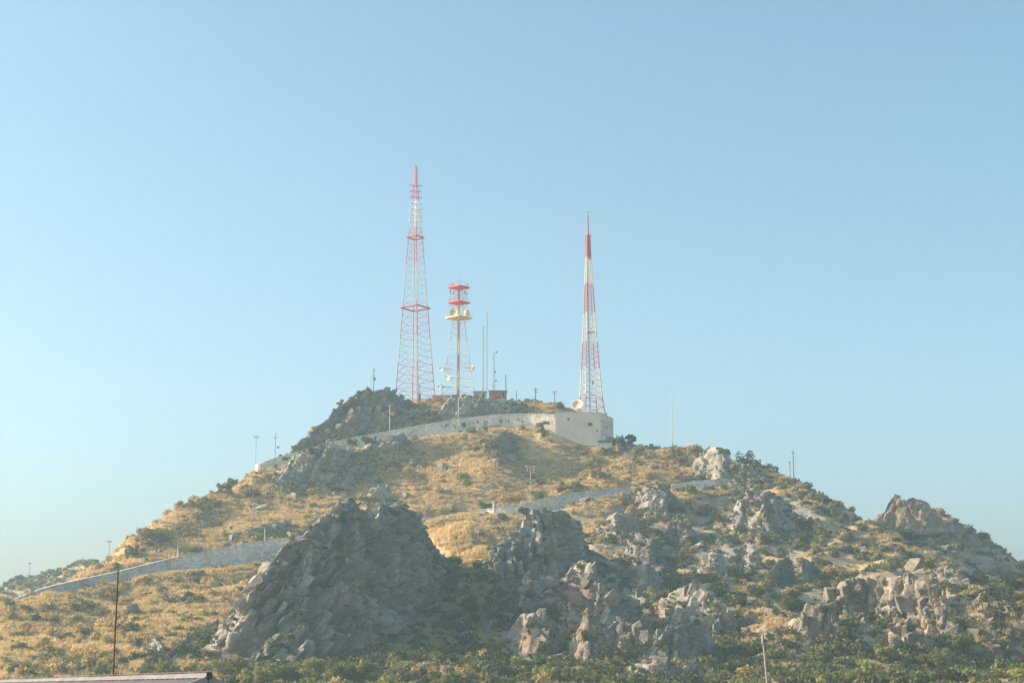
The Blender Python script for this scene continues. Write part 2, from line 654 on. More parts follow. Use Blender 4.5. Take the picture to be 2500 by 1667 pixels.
def wall_pts(w):
    top, foot = [], []
    prev = None
    for k, (px, pt, pf) in enumerate(w):
        D = float(dbase(pf))
        foot.append(P(px, pf, D))
        top.append(P(px, pt, D))
    return np.array(top), np.array(foot)


def dens(a, step=1.2):
    out = [a[0]]
    for p, q in zip(a[:-1], a[1:]):
        n = max(1, int(np.linalg.norm(q - p) / step))
        for k in range(1, n + 1):
            out.append(p + (q - p) * k / n)
    return np.array(out)


def dens2(a, b, step=1.2):
    o1, o2 = [a[0]], [b[0]]
    for i in range(len(a) - 1):
        n = max(1, int(np.linalg.norm(a[i + 1] - a[i]) / step))
        for k in range(1, n + 1):
            o1.append(a[i] + (a[i + 1] - a[i]) * k / n)
            o2.append(b[i] + (b[i + 1] - b[i]) * k / n)
    return np.array(o1), np.array(o2)


def smooth_line(a, it=3):
    a = a.copy()
    for _ in range(it):
        a[1:-1] = (a[:-2] + 2 * a[1:-1] + a[2:]) / 4
    return a


WALLS = {}
for nm, w in (('A', WALL_A), ('A2', WALL_A2), ('B', WALL_B[2:])):
    t, f = wall_pts(w)
    t, f = dens2(t, f)
    WALLS[nm] = (smooth_line(t, 6), smooth_line(f, 6))

# gentle relief, then carve the road benches behind each wall
pp = np.stack([GXX.ravel(), GYY.ravel(), np.zeros(GXX.size)], 1)
hillm = np.clip((GZ.ravel() - 4) / 14.0, 0.15, 1)
rel = (fbm(pp / 24.0, 3, 3) * 1.7 + fbm(pp / 6.0, 3, 9) * 0.75) * hillm
qx0, qy0 = project(np.stack([GXX, GYY, GZ], -1))
rug = 0.12 + 0.5 * np.clip((qx0 - 1150) / 250, 0, 1) * np.clip((qy0 - 1170) / 80, 0, 1) + 0.5 * np.clip((qx0 - 1700) / 250, 0, 1) * np.clip((qy0 - 1100) / 80, 0, 1)
rug = rug + 0.5 * np.exp(-((qx0 - 760) / 160) ** 2 - ((qy0 - 1060) / 80) ** 2) + 0.3 * np.exp(-((qx0 - 420) / 130) ** 2 - ((qy0 - 1300) / 50) ** 2)
rug = rug * (1 - 0.8 * np.exp(-((qx0 - 1130) / 80) ** 2 - ((qy0 - 1310) / 60) ** 2)) * (1 - 0.6 * np.exp(-((qx0 - 1320) / 130) ** 2 - ((qy0 - 1110) / 40) ** 2))
p45 = pp.copy()
p45[:, 0] = pp[:, 0] * 0.8 + pp[:, 1] * 0.35
ridge = 1 - 2.2 * np.abs(fbm(p45 / 17.0, 4, 55, 0.52))
GZ = GZ + rel.reshape(GZ.shape) + (ridge * hillm * 2.3).reshape(GZ.shape) * np.clip(rug, 0, 1)
rz_ = np.zeros(GXX.size)
for (a, bb, sx, sy_, w_) in ((1300, 1520, 170, 70, 0.8), (1480, 1540, 120, 70, 0.8), (1600, 1400, 150, 100, 0.7), (1850, 1280, 130, 80, 0.7), (2250, 1430, 140, 60, 0.6), (1700, 1570, 160, 60, 0.8), (2130, 1540, 160, 50, 0.7), (880, 1590, 200, 40, 0.5), (780, 1040, 90, 50, 0.8), (1150, 1000, 100, 25, 0.8), (700, 1150, 80, 40, 0.7), (2220, 1270, 70, 30, 0.6), (1440, 1400, 100, 40, 0.6)):
    rz_ += w_ * np.exp(-((qx0.ravel() - a) / sx) ** 2 - ((qy0.ravel() - bb) / sy_) ** 2)
kk = rz_ > 0.12
p3 = np.stack([GXX.ravel()[kk], GYY.ravel()[kk], GZ.ravel()[kk]], 1)
p3 = p3 + 0.8 * fbm(p3 / 4.0, 2, 600)[:, None]
blk = 0
for cs, a_ in ((7.0, 1.0), (3.2, 0.5)):
    f1, f2, rv, tilt = worley(p3 / cs, 610)
    blk = blk + a_ * ((rv - 0.3) * 2.2 + tilt * 2.5 - 0.6 * np.exp(-(f2 - f1) / 0.1))
gz = GZ.ravel()
patch = np.clip((fbm(p3 / 14.0, 3, 620) + 0.25) * 3, 0, 1)
gz[kk] += blk * np.clip(rz_[kk], 0, 1) * 1.25 * patch
GZ = gz.reshape(GZ.shape)
ROCKP = np.zeros(GXX.size)
ROCKP[kk] = np.clip(rz_[kk] * 1.3, 0, 1) * patch
ROCKP = ROCKP.reshape(GZ.shape)
for nm in WALLS:
    top, foot = WALLS[nm]
    for i in range(len(top)):
        x, y = foot[i, 0], foot[i, 1]
        # columns of the grid next to this wall point
        j0 = int((x - 1.0 - GX0) / GS)
        j1 = int((x + 1.0 - GX0) / GS)
        yy = gy
        for j in range(max(0, j0), min(len(gx) - 1, j1) + 1):
            d = yy - y
            zt, zf = top[i, 2] - 1.0, foot[i, 2]
            col = GZ[:, j]
            k = (d > 0.3) & (d < 7)
            col[k] = zt
            k = (d >= 7) & (d < 22)
            t = (d[k] - 7) / 15
            col[k] = np.maximum(zt * (1 - t) + col[k] * t, np.minimum(col[k], zt + (d[k] - 7) * 1.1))
            k = (d <= 0.3) & (d > -14)
            t = np.clip(-d[k] / 14, 0, 1)
            t = t * t * (3 - 2 * t)
            col[k] = np.minimum(col[k] * t + zf * (1 - t), np.where(d[k] > -9, zf + 0.03 * d[k], 1e9))
            GZ[:, j] = col
# soften across columns
for _ in range(2):
    GZ[:, 1:-1] = (GZ[:, :-2] + 2 * GZ[:, 1:-1] + GZ[:, 2:]) / 4
GZ = np.maximum(GZ, -1.2)
# sink the rim of the sheet under the plain
rim = np.minimum.reduce([GXX - GX0, GX1 - GXX, GYY - GY0, GY1 - GYY])
GZ = np.where(rim < 25, np.minimum(GZ, -1.2 + rim / 25 * (GZ + 1.2)), GZ)


def hz(x, y):
    return bil(GZ, GX0, GY0, GS, np.asarray(x, float), np.asarray(y, float))


def hit(px, py, d0=205.0, d1=640.0):
    """First point of the hill on a line of sight."""
    D = np.arange(d0, d1, 0.6)
    p = P(px, py, D)
    h = hz(p[:, 0], p[:, 1])
    k = np.nonzero(p[:, 2] <= h)[0]
    if len(k) == 0:
        return None
    q = p[k[0]].copy()
    q[2] = hz(q[0], q[1])
    return q


ny, nx = GZ.shape
idx = np.arange(ny * nx).reshape(ny, nx)
quads = np.stack([idx[:-1, :-1], idx[:-1, 1:], idx[1:, 1:], idx[1:, :-1]], -1).reshape(-1, 4)
dzx = np.gradient(GZ, GS, axis=1)
dzy = np.gradient(GZ, GS, axis=0)
SLOPE = np.sqrt(dzx ** 2 + dzy ** 2)
qpx, qpy = project(np.stack([GXX, GYY, GZ], -1))
# rocky ground: the right flank, the gully, steep places
ROCKY = 0.10 + 0.35 * np.clip((SLOPE - 0.6) / 0.5, 0, 1)
for (a, bb, sx, sy_, w_) in ((1250, 1540, 190, 90, 0.33), (1600, 1330, 170, 90, 0.28), (1900, 1260, 130, 70, 0.25), (2250, 1420, 170, 70, 0.25), (1650, 1560, 200, 80, 0.3), (2100, 1590, 180, 70, 0.3), (850, 1560, 230, 60, 0.3), (820, 1010, 90, 50, 0.3), (1150, 1000, 110, 25, 0.3)):
    ROCKY += w_ * np.exp(-((qpx - a) / sx) ** 2 - ((qpy - bb) / sy_) ** 2)
ROCKY = ROCKY * 0.8 + 0.55 * ROCKP + 0.2 * np.clip((qpx - 1350) / 200, 0, 1) * np.clip((qpy - 1190) / 60, 0, 1)
hill_me = mesh_np('hill', np.stack([GXX, GYY, GZ], -1).reshape(-1, 3), quads, M['hill'], True, {'rocky': ROCKY.ravel()})
hill = link(bpy.data.objects.new('hill', hill_me))
hill['kind'] = 'structure'

g = MB()
g.add([(-9000, -3000, -0.6), (9000, -3000, -0.6), (9000, 12000, -0.6), (-9000, 12000, -0.6)], [(0, 1, 2, 3)])
ground = g.obj('ground', M['hill'])
ground['kind'] = 'structure'

# ------------------------------------------------------------------ crags
ROCKMESH = {}


def rock_variants(key, mat, n=7):
    out = []
    for k in range(n):
        bm = bmesh.new()
        for c8 in range(8):
            v = Vector((0.72 if c8 & 1 else -0.72, 0.72 if c8 & 2 else -0.72, 0.78 if c8 & 4 else -0.78))
            cut = random.uniform(0.5, 0.95) if random.random() < 0.45 else 1.0
            v = Vector((v.x * random.uniform(0.62, 1.08) * cut, v.y * random.uniform(0.62, 1.08), v.z * random.uniform(0.6, 1.1)))
            bm.verts.new(v)
            if random.random() < 0.5:
                bm.verts.new(v + Vector((-0.3 * v.x, 0, random.uniform(0.0, 0.2) * v.z)))
        r = bmesh.ops.convex_hull(bm, input=bm.verts)
        bmesh.ops.delete(bm, geom=[e for e in r['geom_interior'] if isinstance(e, bmesh.types.BMVert)], context='VERTS')
        me = bpy.data.meshes.new('rock_block')
        bm.to_mesh(me)
        bm.free()
        me.materials.append(mat)
        out.append(me)
    ROCKMESH[key] = out


M['rock_sunwarm'] = mat_rock('sun_warmed_rock', (0.19, 0.135, 0.09), (0.31, 0.225, 0.15), (0.43, 0.32, 0.22))  # warm sunlight on the far knoll is put into this rock colour
for k in ('rock', 'rock_pale', 'rock_warm', 'rock_sunwarm'):
    rock_variants(k, M[k])

LEDGE, CRAGFOOT, LAND = [], [], []
OCC = []      # surfaces that can hide things, for choosing what is in view


def make_crag(label, crest, base, mat='rock', lean=0.5, dip=(0.55, 0.0, 0.83), cell=4.0, amp=1.0, blocks=0, bsize=(0.8, 2.0), rust=(), name='rock_outcrop', res=0.33, D=None, jag=0.6, bulge=None, thin=1.0, ledge=True, crack=0.8):
    crest = np.array(crest, float)
    base = np.array(base, float)
    x0, x1 = crest[0, 0], crest[-1, 0]
    mid = hit((x0 + x1) / 2, np.interp((x0 + x1) / 2, base[:, 0], base[:, 1])) if D is None else None
    Dm = mid[1] if mid is not None else (D or 400.0)
    mpp = Dm / FPX
    nu = int((x1 - x0) * mpp / res) + 2
    us = np.linspace(x0, x1, nu)
    pyc = np.interp(us, crest[:, 0], crest[:, 1])
    jn = fbm(np.stack([us * mpp / 2.2, np.full(nu, 3.1), np.full(nu, len(label) * 1.7)], 1), 4, 21, 0.6)
    pyb = np.interp(us, base[:, 0], base[:, 1])
    pyc = pyc - jag / mpp * jn * np.clip((pyb - pyc) * mpp / 4, 0.15, 1)
    pyc = np.minimum(pyc, pyb - 1.0)
    if D is None:
        Db = []
        for a, b_ in zip(us[::6], pyb[::6]):
            h = hit(a, b_)
            Db.append(h[1] if h is not None else Dm)
        Db = np.interp(us, us[::6], Db)
        ker = np.ones(9) / 9
        Db = np.convolve(np.pad(Db, 4, 'edge'), ker, 'valid')
    else:
        Db = np.full(nu, float(D))
    H = (pyb - pyc) * Db / FPX
    hmax = float(H.max())
    wid = (x1 - x0) * mpp
    bl = min(0.22 * wid, 0.45 * hmax) if bulge is None else bulge
    arc = np.sin(np.pi * np.clip((us - x0) / (x1 - x0), 0, 1)) ** 0.8 * bl
    Dc = Db + lean * H - arc + 0.4 * bl
    Db = Db - 0.3 * arc
    nv = max(6, int(hmax * math.sqrt(1 + lean * lean) / res))
    nb = max(5, int(nv * 0.45))
    rows = []
    for v in np.linspace(-0.16, 1, nv):
        w = max(v, 0.0)
        prof = w ** 1.25
        py = pyb + (pyc - pyb) * v
        Dv = Db + (Dc - Db) * prof - (0.6 if v < 0 else 0)
        rows.append(P(us, py, Dv))
    cr = rows[-1]
    T = 0.45 * H + 1.5
    for k in range(1, nb + 1):
        w = k / nb
        q = cr.copy()
        q[:, 1] = cr[:, 1] + T * w
        zb = hz(q[:, 0], q[:, 1]) - 0.8
        q[:, 2] = cr[:, 2] + (np.minimum(zb, cr[:, 2]) - cr[:, 2]) * w ** 1.8
        rows.append(q)
    G = np.array(rows)                                   # rows x nu x 3
    du = np.gradient(G, axis=1)
    dv = np.gradient(G, axis=0)
    nrm = np.cross(du, dv)
    nrm /= np.linalg.norm(nrm, axis=2, keepdims=True) + 1e-9
    # smooth normals a little
    for _ in range(3):
        nrm[1:-1] = (nrm[:-2] + nrm[1:-1] * 2 + nrm[2:]) / 4
    pts = G.reshape(-1, 3)
    nr = nrm.reshape(-1, 3)
    dp = np.array(dip) / np.linalg.norm(dip)
    s1 = np.cross(dp, [0.0, 1.0, 0.0])
    s1 /= np.linalg.norm(s1)
    s2 = np.cross(dp, s1)
    L = np.stack([pts @ s1, pts @ s2, (pts @ dp) / 2.3], 1)
    wob = fbm(pts / 5.0, 3, 31)
    L = L + 0.35 * wob[:, None]
    sc_h = np.clip(hmax / 12.0, 0.35, 1.2)
    disp = 0
    tone = 0
    for cs, a_, sd in ((cell * 2.3, 0.85, 20), (cell, 0.9, 40), (cell * 0.42, 0.42, 60), (cell * 0.18, 0.10, 80)):
        f1, f2, rv, tilt = worley(L / cs, sd)
        disp = disp + a_ * ((rv - 0.5) * 1.7 + tilt * 3.3 - crack * np.exp(-(f2 - f1) / (0.055 if crack < 1 else 0.075)))
        tone = tone + (rv - 0.5) * 0.27
    disp = disp * amp * sc_h + fbm(pts / 0.9, 2, 5) * 0.10
    hh = np.clip(np.broadcast_to(H, (len(rows), nu)) / 2.5, 0.1, 1).reshape(-1)
    rowi = np.arange(len(rows), dtype=float)
    cd = 1 - 0.62 * np.exp(-((rowi - (nv - 1)) / (0.07 * nv + 1)) ** 2)
    pts = pts + nr * (disp * hh * np.repeat(cd, nu))[:, None]
    rv_ = np.zeros(len(pts))
    if rust:
        ppx, ppy = project(pts)
        nz = fbm(pts / 2.2, 4, 90, 0.65)
        for (a, b_, rx, ry) in rust:
            d = ((ppx - a) / rx) ** 2 + ((ppy - b_) / ry) ** 2
            rv_ = np.maximum(rv_, np.clip(0.75 - 0.6 * d + nz * 1.5 + (tone > 0) * 0.25, 0, 1) * 0.85)
    n0, n1 = len(rows), nu
    ix = np.arange(n0 * n1).reshape(n0, n1)
    qd = np.stack([ix[:-1, :-1], ix[:-1, 1:], ix[1:, 1:], ix[1:, :-1]], -1).reshape(-1, 4)
    org = np.array([pts[:, 0].mean(), pts[:, 1].mean(), pts[:, 2].min()])
    o = empty(name, org, label, 'rock')
    me = mesh_np('rock_face', pts - org, qd, M[mat], False, {'rust': rv_, 'tone': tone})
    link(bpy.data.objects.new('rock_face', me), o)
    OCC.append(pts)
    up = np.nonzero((nr[:nv * nu, 2] + 0.25 * disp[:nv * nu] / (amp * 2 + 0.1) > 0.28) & (np.tile(H, nv) > 0.8))[0]
    if ledge:
        LEDGE.append(pts[:nv * nu][up])
    CRAGFOOT.append(pts[:nu])
    LAND.append((label, float((x0 + x1) / 2), float((crest[:, 1].min() + base[:, 1].max()) / 2), float(x1 - x0)))
    # loose blocks standing proud of the face
    nfront = nv * nu
    q0 = Vector((0, 0, 1)).rotation_difference(Vector(dp))
    for k in range(min(290, int(blocks * 3.0))):
        for _ in range(20):
            i = random.randrange(nu, nfront)
            if H[i % nu] > 0.25 * hmax:
                break
        p = pts[i]
        s = random.uniform(*bsize) * (0.65 if random.random() < 0.45 else 1.15)
        ob = bpy.data.objects.new('rock_block', random.choice(ROCKMESH['rock_warm' if random.random() < 0.28 else mat]))
        ob.location = Vector(p - org) - Vector(nr[i]) * s * 0.30
        ob.rotation_mode = 'QUATERNION'
        ob.rotation_quaternion = q0 @ Euler((random.uniform(-.22, .22), random.uniform(-.22, .22), random.choice((0, 1.57, 3.14, 4.71)) + random.uniform(-.35, .35))).to_quaternion()
        ob.scale = (s * random.uniform(0.6, 0.95), s * random.uniform(0.5, 0.8) * thin, s * random.uniform(1.0, 1.7))
        link(ob, o)
    return o


UP = (0.12, 0.0, 1.0)
make_crag('huge jagged grey crag with rust streaks, largest rock on the lower left',
          [(490, 1590), (503, 1562), (548, 1509), (580, 1482), (596, 1450), (620, 1416), (655, 1368), (708, 1320), (747, 1295), (774, 1272), (797, 1246), (810, 1226), (830, 1214), (843, 1207), (866, 1211), (884, 1230), (900, 1252), (921, 1266), (928, 1238), (935, 1229), (960, 1232), (988, 1231), (1010, 1246), (1027, 1265), (1037, 1292), (1044, 1321), (1077, 1348), (1120, 1364), (1150, 1378)],
          [(490, 1600), (600, 1630), (750, 1622), (900, 1585), (1000, 1535), (1080, 1460), (1150, 1384)],
          'rock', 0.42, (0.62, 0.1, 0.78), 4.6, 1.15, 97, (0.55, 1.75), [(838, 1320, 13, 45), (880, 1440, 22, 22), (850, 1470, 18, 20), (1015, 1385, 10, 10), (612, 1530, 9, 20), (600, 1590, 20, 22)], res=0.25, bulge=4.0, thin=0.75, crack=1.9)
make_crag('dark craggy outcrop right of the golden saddle, with spiky upright top',
          [(1178, 1392), (1182, 1374), (1199, 1335), (1225, 1308), (1258, 1292), (1285, 1275), (1304, 1249), (1344, 1246), (1362, 1240), (1380, 1246), (1388, 1265), (1400, 1268), (1416, 1270), (1423, 1298), (1433, 1325), (1458, 1345), (1480, 1368)],
          [(1178, 1402), (1260, 1446), (1340, 1446), (1410, 1426), (1480, 1384)],
          'rock', 0.4, (-0.12, 0, 1), 3.2, 1.1, 45, (0.6, 1.7), [(1370, 1360, 14, 30), (1252, 1425, 5, 12)], res=0.28, crack=1.6)
make_crag('tilted grey crag with a rusty overhang, mid height below the spiky outcrop',
          [(1318, 1470), (1321, 1463), (1337, 1440), (1374, 1410), (1400, 1387), (1412, 1380), (1430, 1374), (1449, 1384), (1456, 1414), (1480, 1424), (1519, 1437), (1540, 1455), (1560, 1500), (1576, 1545)],
          [(1318, 1488), (1380, 1535), (1460, 1560), (1576, 1556)],
          'rock', 0.42, (0.5, 0, 0.85), 3.6, 1.0, 34, (0.6, 1.8), [(1405, 1462, 22, 9), (1435, 1440, 14, 14)], res=0.28, crack=1.6)
make_crag('squat rock with orange stained face low in the gully',
          [(1236, 1575), (1248, 1532), (1270, 1506), (1300, 1492), (1330, 1498), (1355, 1516), (1380, 1550), (1395, 1590)],
          [(1236, 1600), (1300, 1622), (1395, 1608)],
          'rock_pale', 0.35, (0.2, 0, 1), 3.3, 0.7, 22, (0.5, 1.5), [(1275, 1560, 16, 30), (1320, 1570, 13, 28)])
make_crag('pair of slim pale rock pinnacles standing low in the gully',
          [(1388, 1596), (1404, 1545), (1418, 1520), (1427, 1488), (1436, 1482), (1444, 1518), (1451, 1506), (1460, 1512), (1468, 1556), (1500, 1590)],
          [(1388, 1612), (1440, 1626), (1500, 1612)],
          'rock_warm', 0.35, UP, 2.2, 0.7, 16, (0.5, 1.2))
make_crag('rounded dark rock mound left of the golden saddle path',
          [(1604, 1490), (1614, 1463), (1640, 1446), (1674, 1430), (1703, 1427), (1726, 1453), (1760, 1466), (1790, 1500), (1815, 1540)],
          [(1604, 1530), (1680, 1560), (1760, 1560), (1815, 1550)],
          'rock_pale', 0.6, (0.25, 0, 1), 3.4, 0.7, 22, (0.5, 1.4))
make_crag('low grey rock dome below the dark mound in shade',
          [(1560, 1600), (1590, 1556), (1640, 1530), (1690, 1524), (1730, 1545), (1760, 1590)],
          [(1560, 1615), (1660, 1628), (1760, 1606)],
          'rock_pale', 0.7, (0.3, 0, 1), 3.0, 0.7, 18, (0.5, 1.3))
make_crag('blocky grey buttress at the left end of the right hand ridge',
          [(1932, 1535), (1937, 1519), (1959, 1487), (1980, 1478), (2002, 1474), (2025, 1480), (2045, 1500), (2056, 1560)],
          [(1932, 1545), (1990, 1590), (2056, 1580)],
          'rock_warm', 0.4, (0.2, 0, 1), 3.0, 1.0, 26, (0.5, 1.4))
make_crag('long ridge of rounded upright grey pillars on the right',
          [(2004, 1470), (2012, 1440), (2022, 1430), (2034, 1450), (2050, 1444), (2060, 1418), (2072, 1414), (2100, 1412), (2125, 1420), (2136, 1429), (2154, 1414), (2183, 1405), (2216, 1402), (2226, 1412), (2234, 1418), (2246, 1424), (2258, 1416), (2281, 1432), (2306, 1447), (2324, 1480), (2335, 1500)],
          [(2004, 1492), (2060, 1512), (2150, 1510), (2240, 1530), (2300, 1540), (2335, 1518)],
          'rock_warm', 0.35, (-0.15, 0, 1), 2.3, 1.15, 60, (0.5, 1.5))
make_crag('shorter rock spur in the scrub under the right hand pillars',
          [(2170, 1585), (2178, 1545), (2195, 1522), (2220, 1524), (2240, 1540), (2252, 1580)],
          [(2170, 1594), (2215, 1600), (2252, 1590)],
          'rock_warm', 0.4, (-0.1, 0, 1), 2.2, 0.8, 14, (0.4, 1.1))
make_crag('pale limestone cliff high on the right shoulder',
          [(1778, 1292), (1790, 1250), (1800, 1228), (1830, 1197), (1855, 1202), (1880, 1194), (1905, 1215), (1940, 1250), (1962, 1290)],
          [(1778, 1300), (1850, 1312), (1962, 1302)],
          'rock_pale', 0.75, (-0.35, 0, 1), 3.6, 0.9, 26, (0.5, 1.6))
make_crag('broad pale slab on the right slope below the limestone cliff',
          [(1870, 1424), (1895, 1378), (1930, 1350), (1965, 1360), (1990, 1385), (2014, 1412)],
          [(1870, 1430), (1940, 1438), (2014, 1420)],
          'rock_pale', 0.9, (-0.5, 0, 1), 4.5, 0.6, 10, (0.5, 1.3))
make_crag('pale weathered rock at the right end of the lower wall',
          [(1540, 1250), (1556, 1200), (1590, 1176), (1625, 1182), (1650, 1208), (1664, 1250)],
          [(1540, 1258), (1600, 1268), (1664, 1258)],
          'rock_pale', 0.9, (0.3, 0, 1), 3.2, 0.8, 18, (0.5, 1.4))
make_crag('small pale rock right of the spiky outcrop, grass on top',
          [(1445, 1300), (1480, 1264), (1512, 1248), (1550, 1264), (1570, 1290)],
          [(1445, 1308), (1510, 1316), (1570, 1300)],
          'rock_pale', 0.9, (-0.3, 0, 1), 3.0, 0.7, 12, (0.4, 1.2))
make_crag('warm tinted rock knob above the bushy right gully',
          [(1618, 1310), (1632, 1278), (1655, 1262), (1680, 1280), (1700, 1316)],
          [(1618, 1316), (1660, 1326), (1700, 1322)],
          'rock_warm', 0.7, (-0.3, 0, 1), 2.6, 0.8, 12, (0.4, 1.2))
make_crag('grey shelving rock between the spiky outcrop and yellow bush',
          [(1515, 1368), (1535, 1325), (1565, 1304), (1605, 1318), (1630, 1350), (1645, 1375)],
          [(1515, 1378), (1580, 1390), (1645, 1382)],
          'rock_pale', 0.8, (-0.3, 0, 1), 3.0, 0.8, 16, (0.4, 1.3))
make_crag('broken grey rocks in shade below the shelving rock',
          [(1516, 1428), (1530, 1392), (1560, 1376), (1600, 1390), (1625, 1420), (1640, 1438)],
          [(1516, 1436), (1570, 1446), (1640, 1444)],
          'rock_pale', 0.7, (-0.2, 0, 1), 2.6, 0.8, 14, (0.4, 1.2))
make_crag('rocky knob under the dark trees on the right skyline',
          [(1680, 1160), (1696, 1128), (1714, 1108), (1738, 1092), (1768, 1100), (1800, 1122), (1850, 1142), (1888, 1170)],
          [(1680, 1168), (1740, 1182), (1820, 1184), (1888, 1180)],
          'rock_pale', 0.7, (-0.3, 0, 1), 3.4, 0.8, 18, (0.5, 1.4))
make_crag('twin headed rock summit of the far right knoll',
          [(2118, 1280), (2140, 1262), (2158, 1248), (2166, 1230), (2176, 1214), (2184, 1208), (2196, 1208), (2201, 1220), (2212, 1222), (2216, 1216), (2228, 1212), (2240, 1216), (2262, 1223), (2270, 1232), (2276, 1246), (2286, 1252), (2300, 1268), (2330, 1288)],
          [(2118, 1286), (2150, 1280), (2190, 1284), (2230, 1290), (2280, 1294), (2330, 1298)],
          'rock_sunwarm', 0.6, (0.25, 0, 1), 3.2, 0.55, 26, (0.4, 1.0), D=478, jag=0.15, bulge=8.0, ledge=False)
make_crag('steep rock summit of the hill left of the tallest tower',
          [(690, 1128), (704, 1107), (728, 1077), (749, 1058), (770, 1039), (798, 1016), (813, 996), (834, 982), (855, 971), (876, 956), (898, 948), (919, 950), (945, 950), (961, 953), (974, 967), (990, 974), (1004, 970), (1015, 988), (1028, 1002)],
          [(690, 1132), (760, 1096), (834, 1078), (908, 1064), (961, 1054), (1028, 1042)],
          'rock_warm', 0.75, (0.45, 0, 0.9), 4.2, 0.9, 50, (0.5, 1.7))
make_crag('dark cliff under the brick hut and dish tower',
          [(1066, 1020), (1076, 998), (1094, 977), (1123, 974), (1153, 967), (1175, 972), (1189, 968), (1215, 972), (1236, 974), (1255, 981), (1277, 988), (1291, 1002), (1300, 1012)],
          [(1066, 1036), (1122, 1028), (1184, 1020), (1300, 1018)],
          'rock', 0.5, (0.35, 0, 1), 3.0, 0.9, 34, (0.5, 1.5))
make_crag('dark brushy cliff under the left end of the upper wall',
          [(648, 1186), (668, 1172), (690, 1152), (712, 1118), (745, 1094), (780, 1086), (812, 1080), (830, 1090), (860, 1096), (892, 1098), (908, 1078), (925, 1072), (940, 1100)],
          [(648, 1192), (700, 1194), (800, 1182), (870, 1168), (940, 1128)],
          'rock', 0.6, (0.4, 0, 1), 3.2, 1.0, 36, (0.5, 1.5))
make_crag('rock stub poking out under the upper wall, left part',
          [(940, 1100), (958, 1064), (984, 1053), (1003, 1076), (1012, 1098)],
          [(940, 1108), (975, 1112), (1012, 1106)],
          'rock_warm', 0.6, (0.2, 0, 1), 2.4, 0.7, 10, (0.4, 1.1))
make_crag('rock stub under the middle of the upper wall',
          [(1184, 1098), (1204, 1072), (1228, 1053), (1250, 1056), (1262, 1086)],
          [(1184, 1104), (1225, 1112), (1262, 1098)],
          'rock_warm', 0.7, (0.3, 0, 1), 2.4, 0.7, 10, (0.4, 1.1))
make_crag('small grey tooth of rock on the golden slope',
          [(894, 1214), (906, 1192), (928, 1183), (952, 1194), (966, 1214)],
          [(894, 1220), (930, 1224), (966, 1220)],
          'rock', 0.6, (0.2, 0, 1), 2.0, 0.7, 9, (0.3, 0.9))
make_crag('low band of grey rock on the left golden slope',
          [(578, 1304), (600, 1292), (630, 1284), (665, 1276), (700, 1270), (728, 1284)],
          [(578, 1309), (650, 1310), (728, 1300)],
          'rock', 0.8, (0.2, 0, 1), 2.0, 0.6, 14, (0.3, 0.9))
make_crag('thin pale rock rib running down the lower left slope',
          [(366, 1638), (390, 1612), (430, 1578), (455, 1558), (500, 1530), (532, 1512)],
          [(366, 1646), (400, 1626), (440, 1596), (500, 1548), (532, 1524)],
          'rock_pale', 0.5, (0.4, 0, 1), 1.6, 0.5, 16, (0.3, 0.8))
make_crag('flat pale ledge of rock above the metal roof',
          [(120, 1610), (135, 1603), (155, 1602), (172, 1612)], [(120, 1614), (150, 1620), (172, 1616)],
          'rock_pale', 1.2, (0.6, 0, 1), 1.6, 0.4, 5, (0.3, 0.7))
make_crag('streaky pale rock ledges on the lower left slope',
          [(350, 1596), (362, 1568), (385, 1556), (398, 1580)], [(350, 1602), (375, 1606), (398, 1592)],
          'rock_pale', 1.2, (0.6, 0, 1), 1.6, 0.5, 8, (0.3, 0.7))
make_crag('rocky rib on the near spur at the right edge',
          [(2380, 1590), (2410, 1560), (2440, 1540), (2470, 1545), (2510, 1530)], [(2380, 1600), (2440, 1572), (2510, 1560)],
          'rock_warm', 0.9, (0.4, 0, 1), 2.2, 0.7, 12, (0.3, 1.0))

make_crag('dark rock shoulder joining the spiky outcrop to the tilted crag',
          [(1230, 1470), (1255, 1432), (1290, 1410), (1330, 1404), (1352, 1425), (1370, 1470)], [(1230, 1482), (1300, 1496), (1370, 1484)],
          'rock', 0.6, (-0.1, 0, 1), 3.0, 0.9, 16, (0.7, 1.8))
make_crag('grey fluted crag right of the slim pinnacles',
          [(1468, 1570), (1482, 1530), (1510, 1505), (1540, 1512), (1562, 1540), (1585, 1580)], [(1468, 1592), (1530, 1602), (1585, 1592)],
          'rock_pale', 0.5, (-0.1, 0, 1), 2.8, 0.9, 18, (0.6, 1.6))
make_crag('broken rock band at the lower edge right of centre',
          [(1520, 1650), (1550, 1622), (1600, 1612), (1650, 1625), (1700, 1618), (1740, 1650)], [(1520, 1662), (1620, 1670), (1740, 1664)],
          'rock_pale', 0.7, (0.2, 0, 1), 2.6, 0.8, 18, (0.5, 1.4))
make_crag('grey rock steps between the limestone cliff and pale slab',
          [(1760, 1392), (1785, 1350), (1820, 1330), (1850, 1345), (1870, 1390)], [(1760, 1402), (1815, 1410), (1870, 1400)],
          'rock_pale', 0.8, (-0.3, 0, 1), 2.8, 0.8, 14, (0.5, 1.4))
make_crag('rough rock slope right of the lone yellow bush',
          [(1690, 1402), (1712, 1360), (1745, 1342), (1770, 1360), (1790, 1405)], [(1690, 1412), (1740, 1420), (1790, 1412)],
          'rock_pale', 0.8, (-0.3, 0, 1), 2.6, 0.8, 12, (0.5, 1.3))
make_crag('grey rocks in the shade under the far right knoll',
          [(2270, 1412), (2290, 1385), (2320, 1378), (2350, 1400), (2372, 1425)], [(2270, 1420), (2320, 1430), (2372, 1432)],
          'rock_pale', 0.9, (-0.3, 0, 1), 2.6, 0.7, 12, (0.5, 1.3))
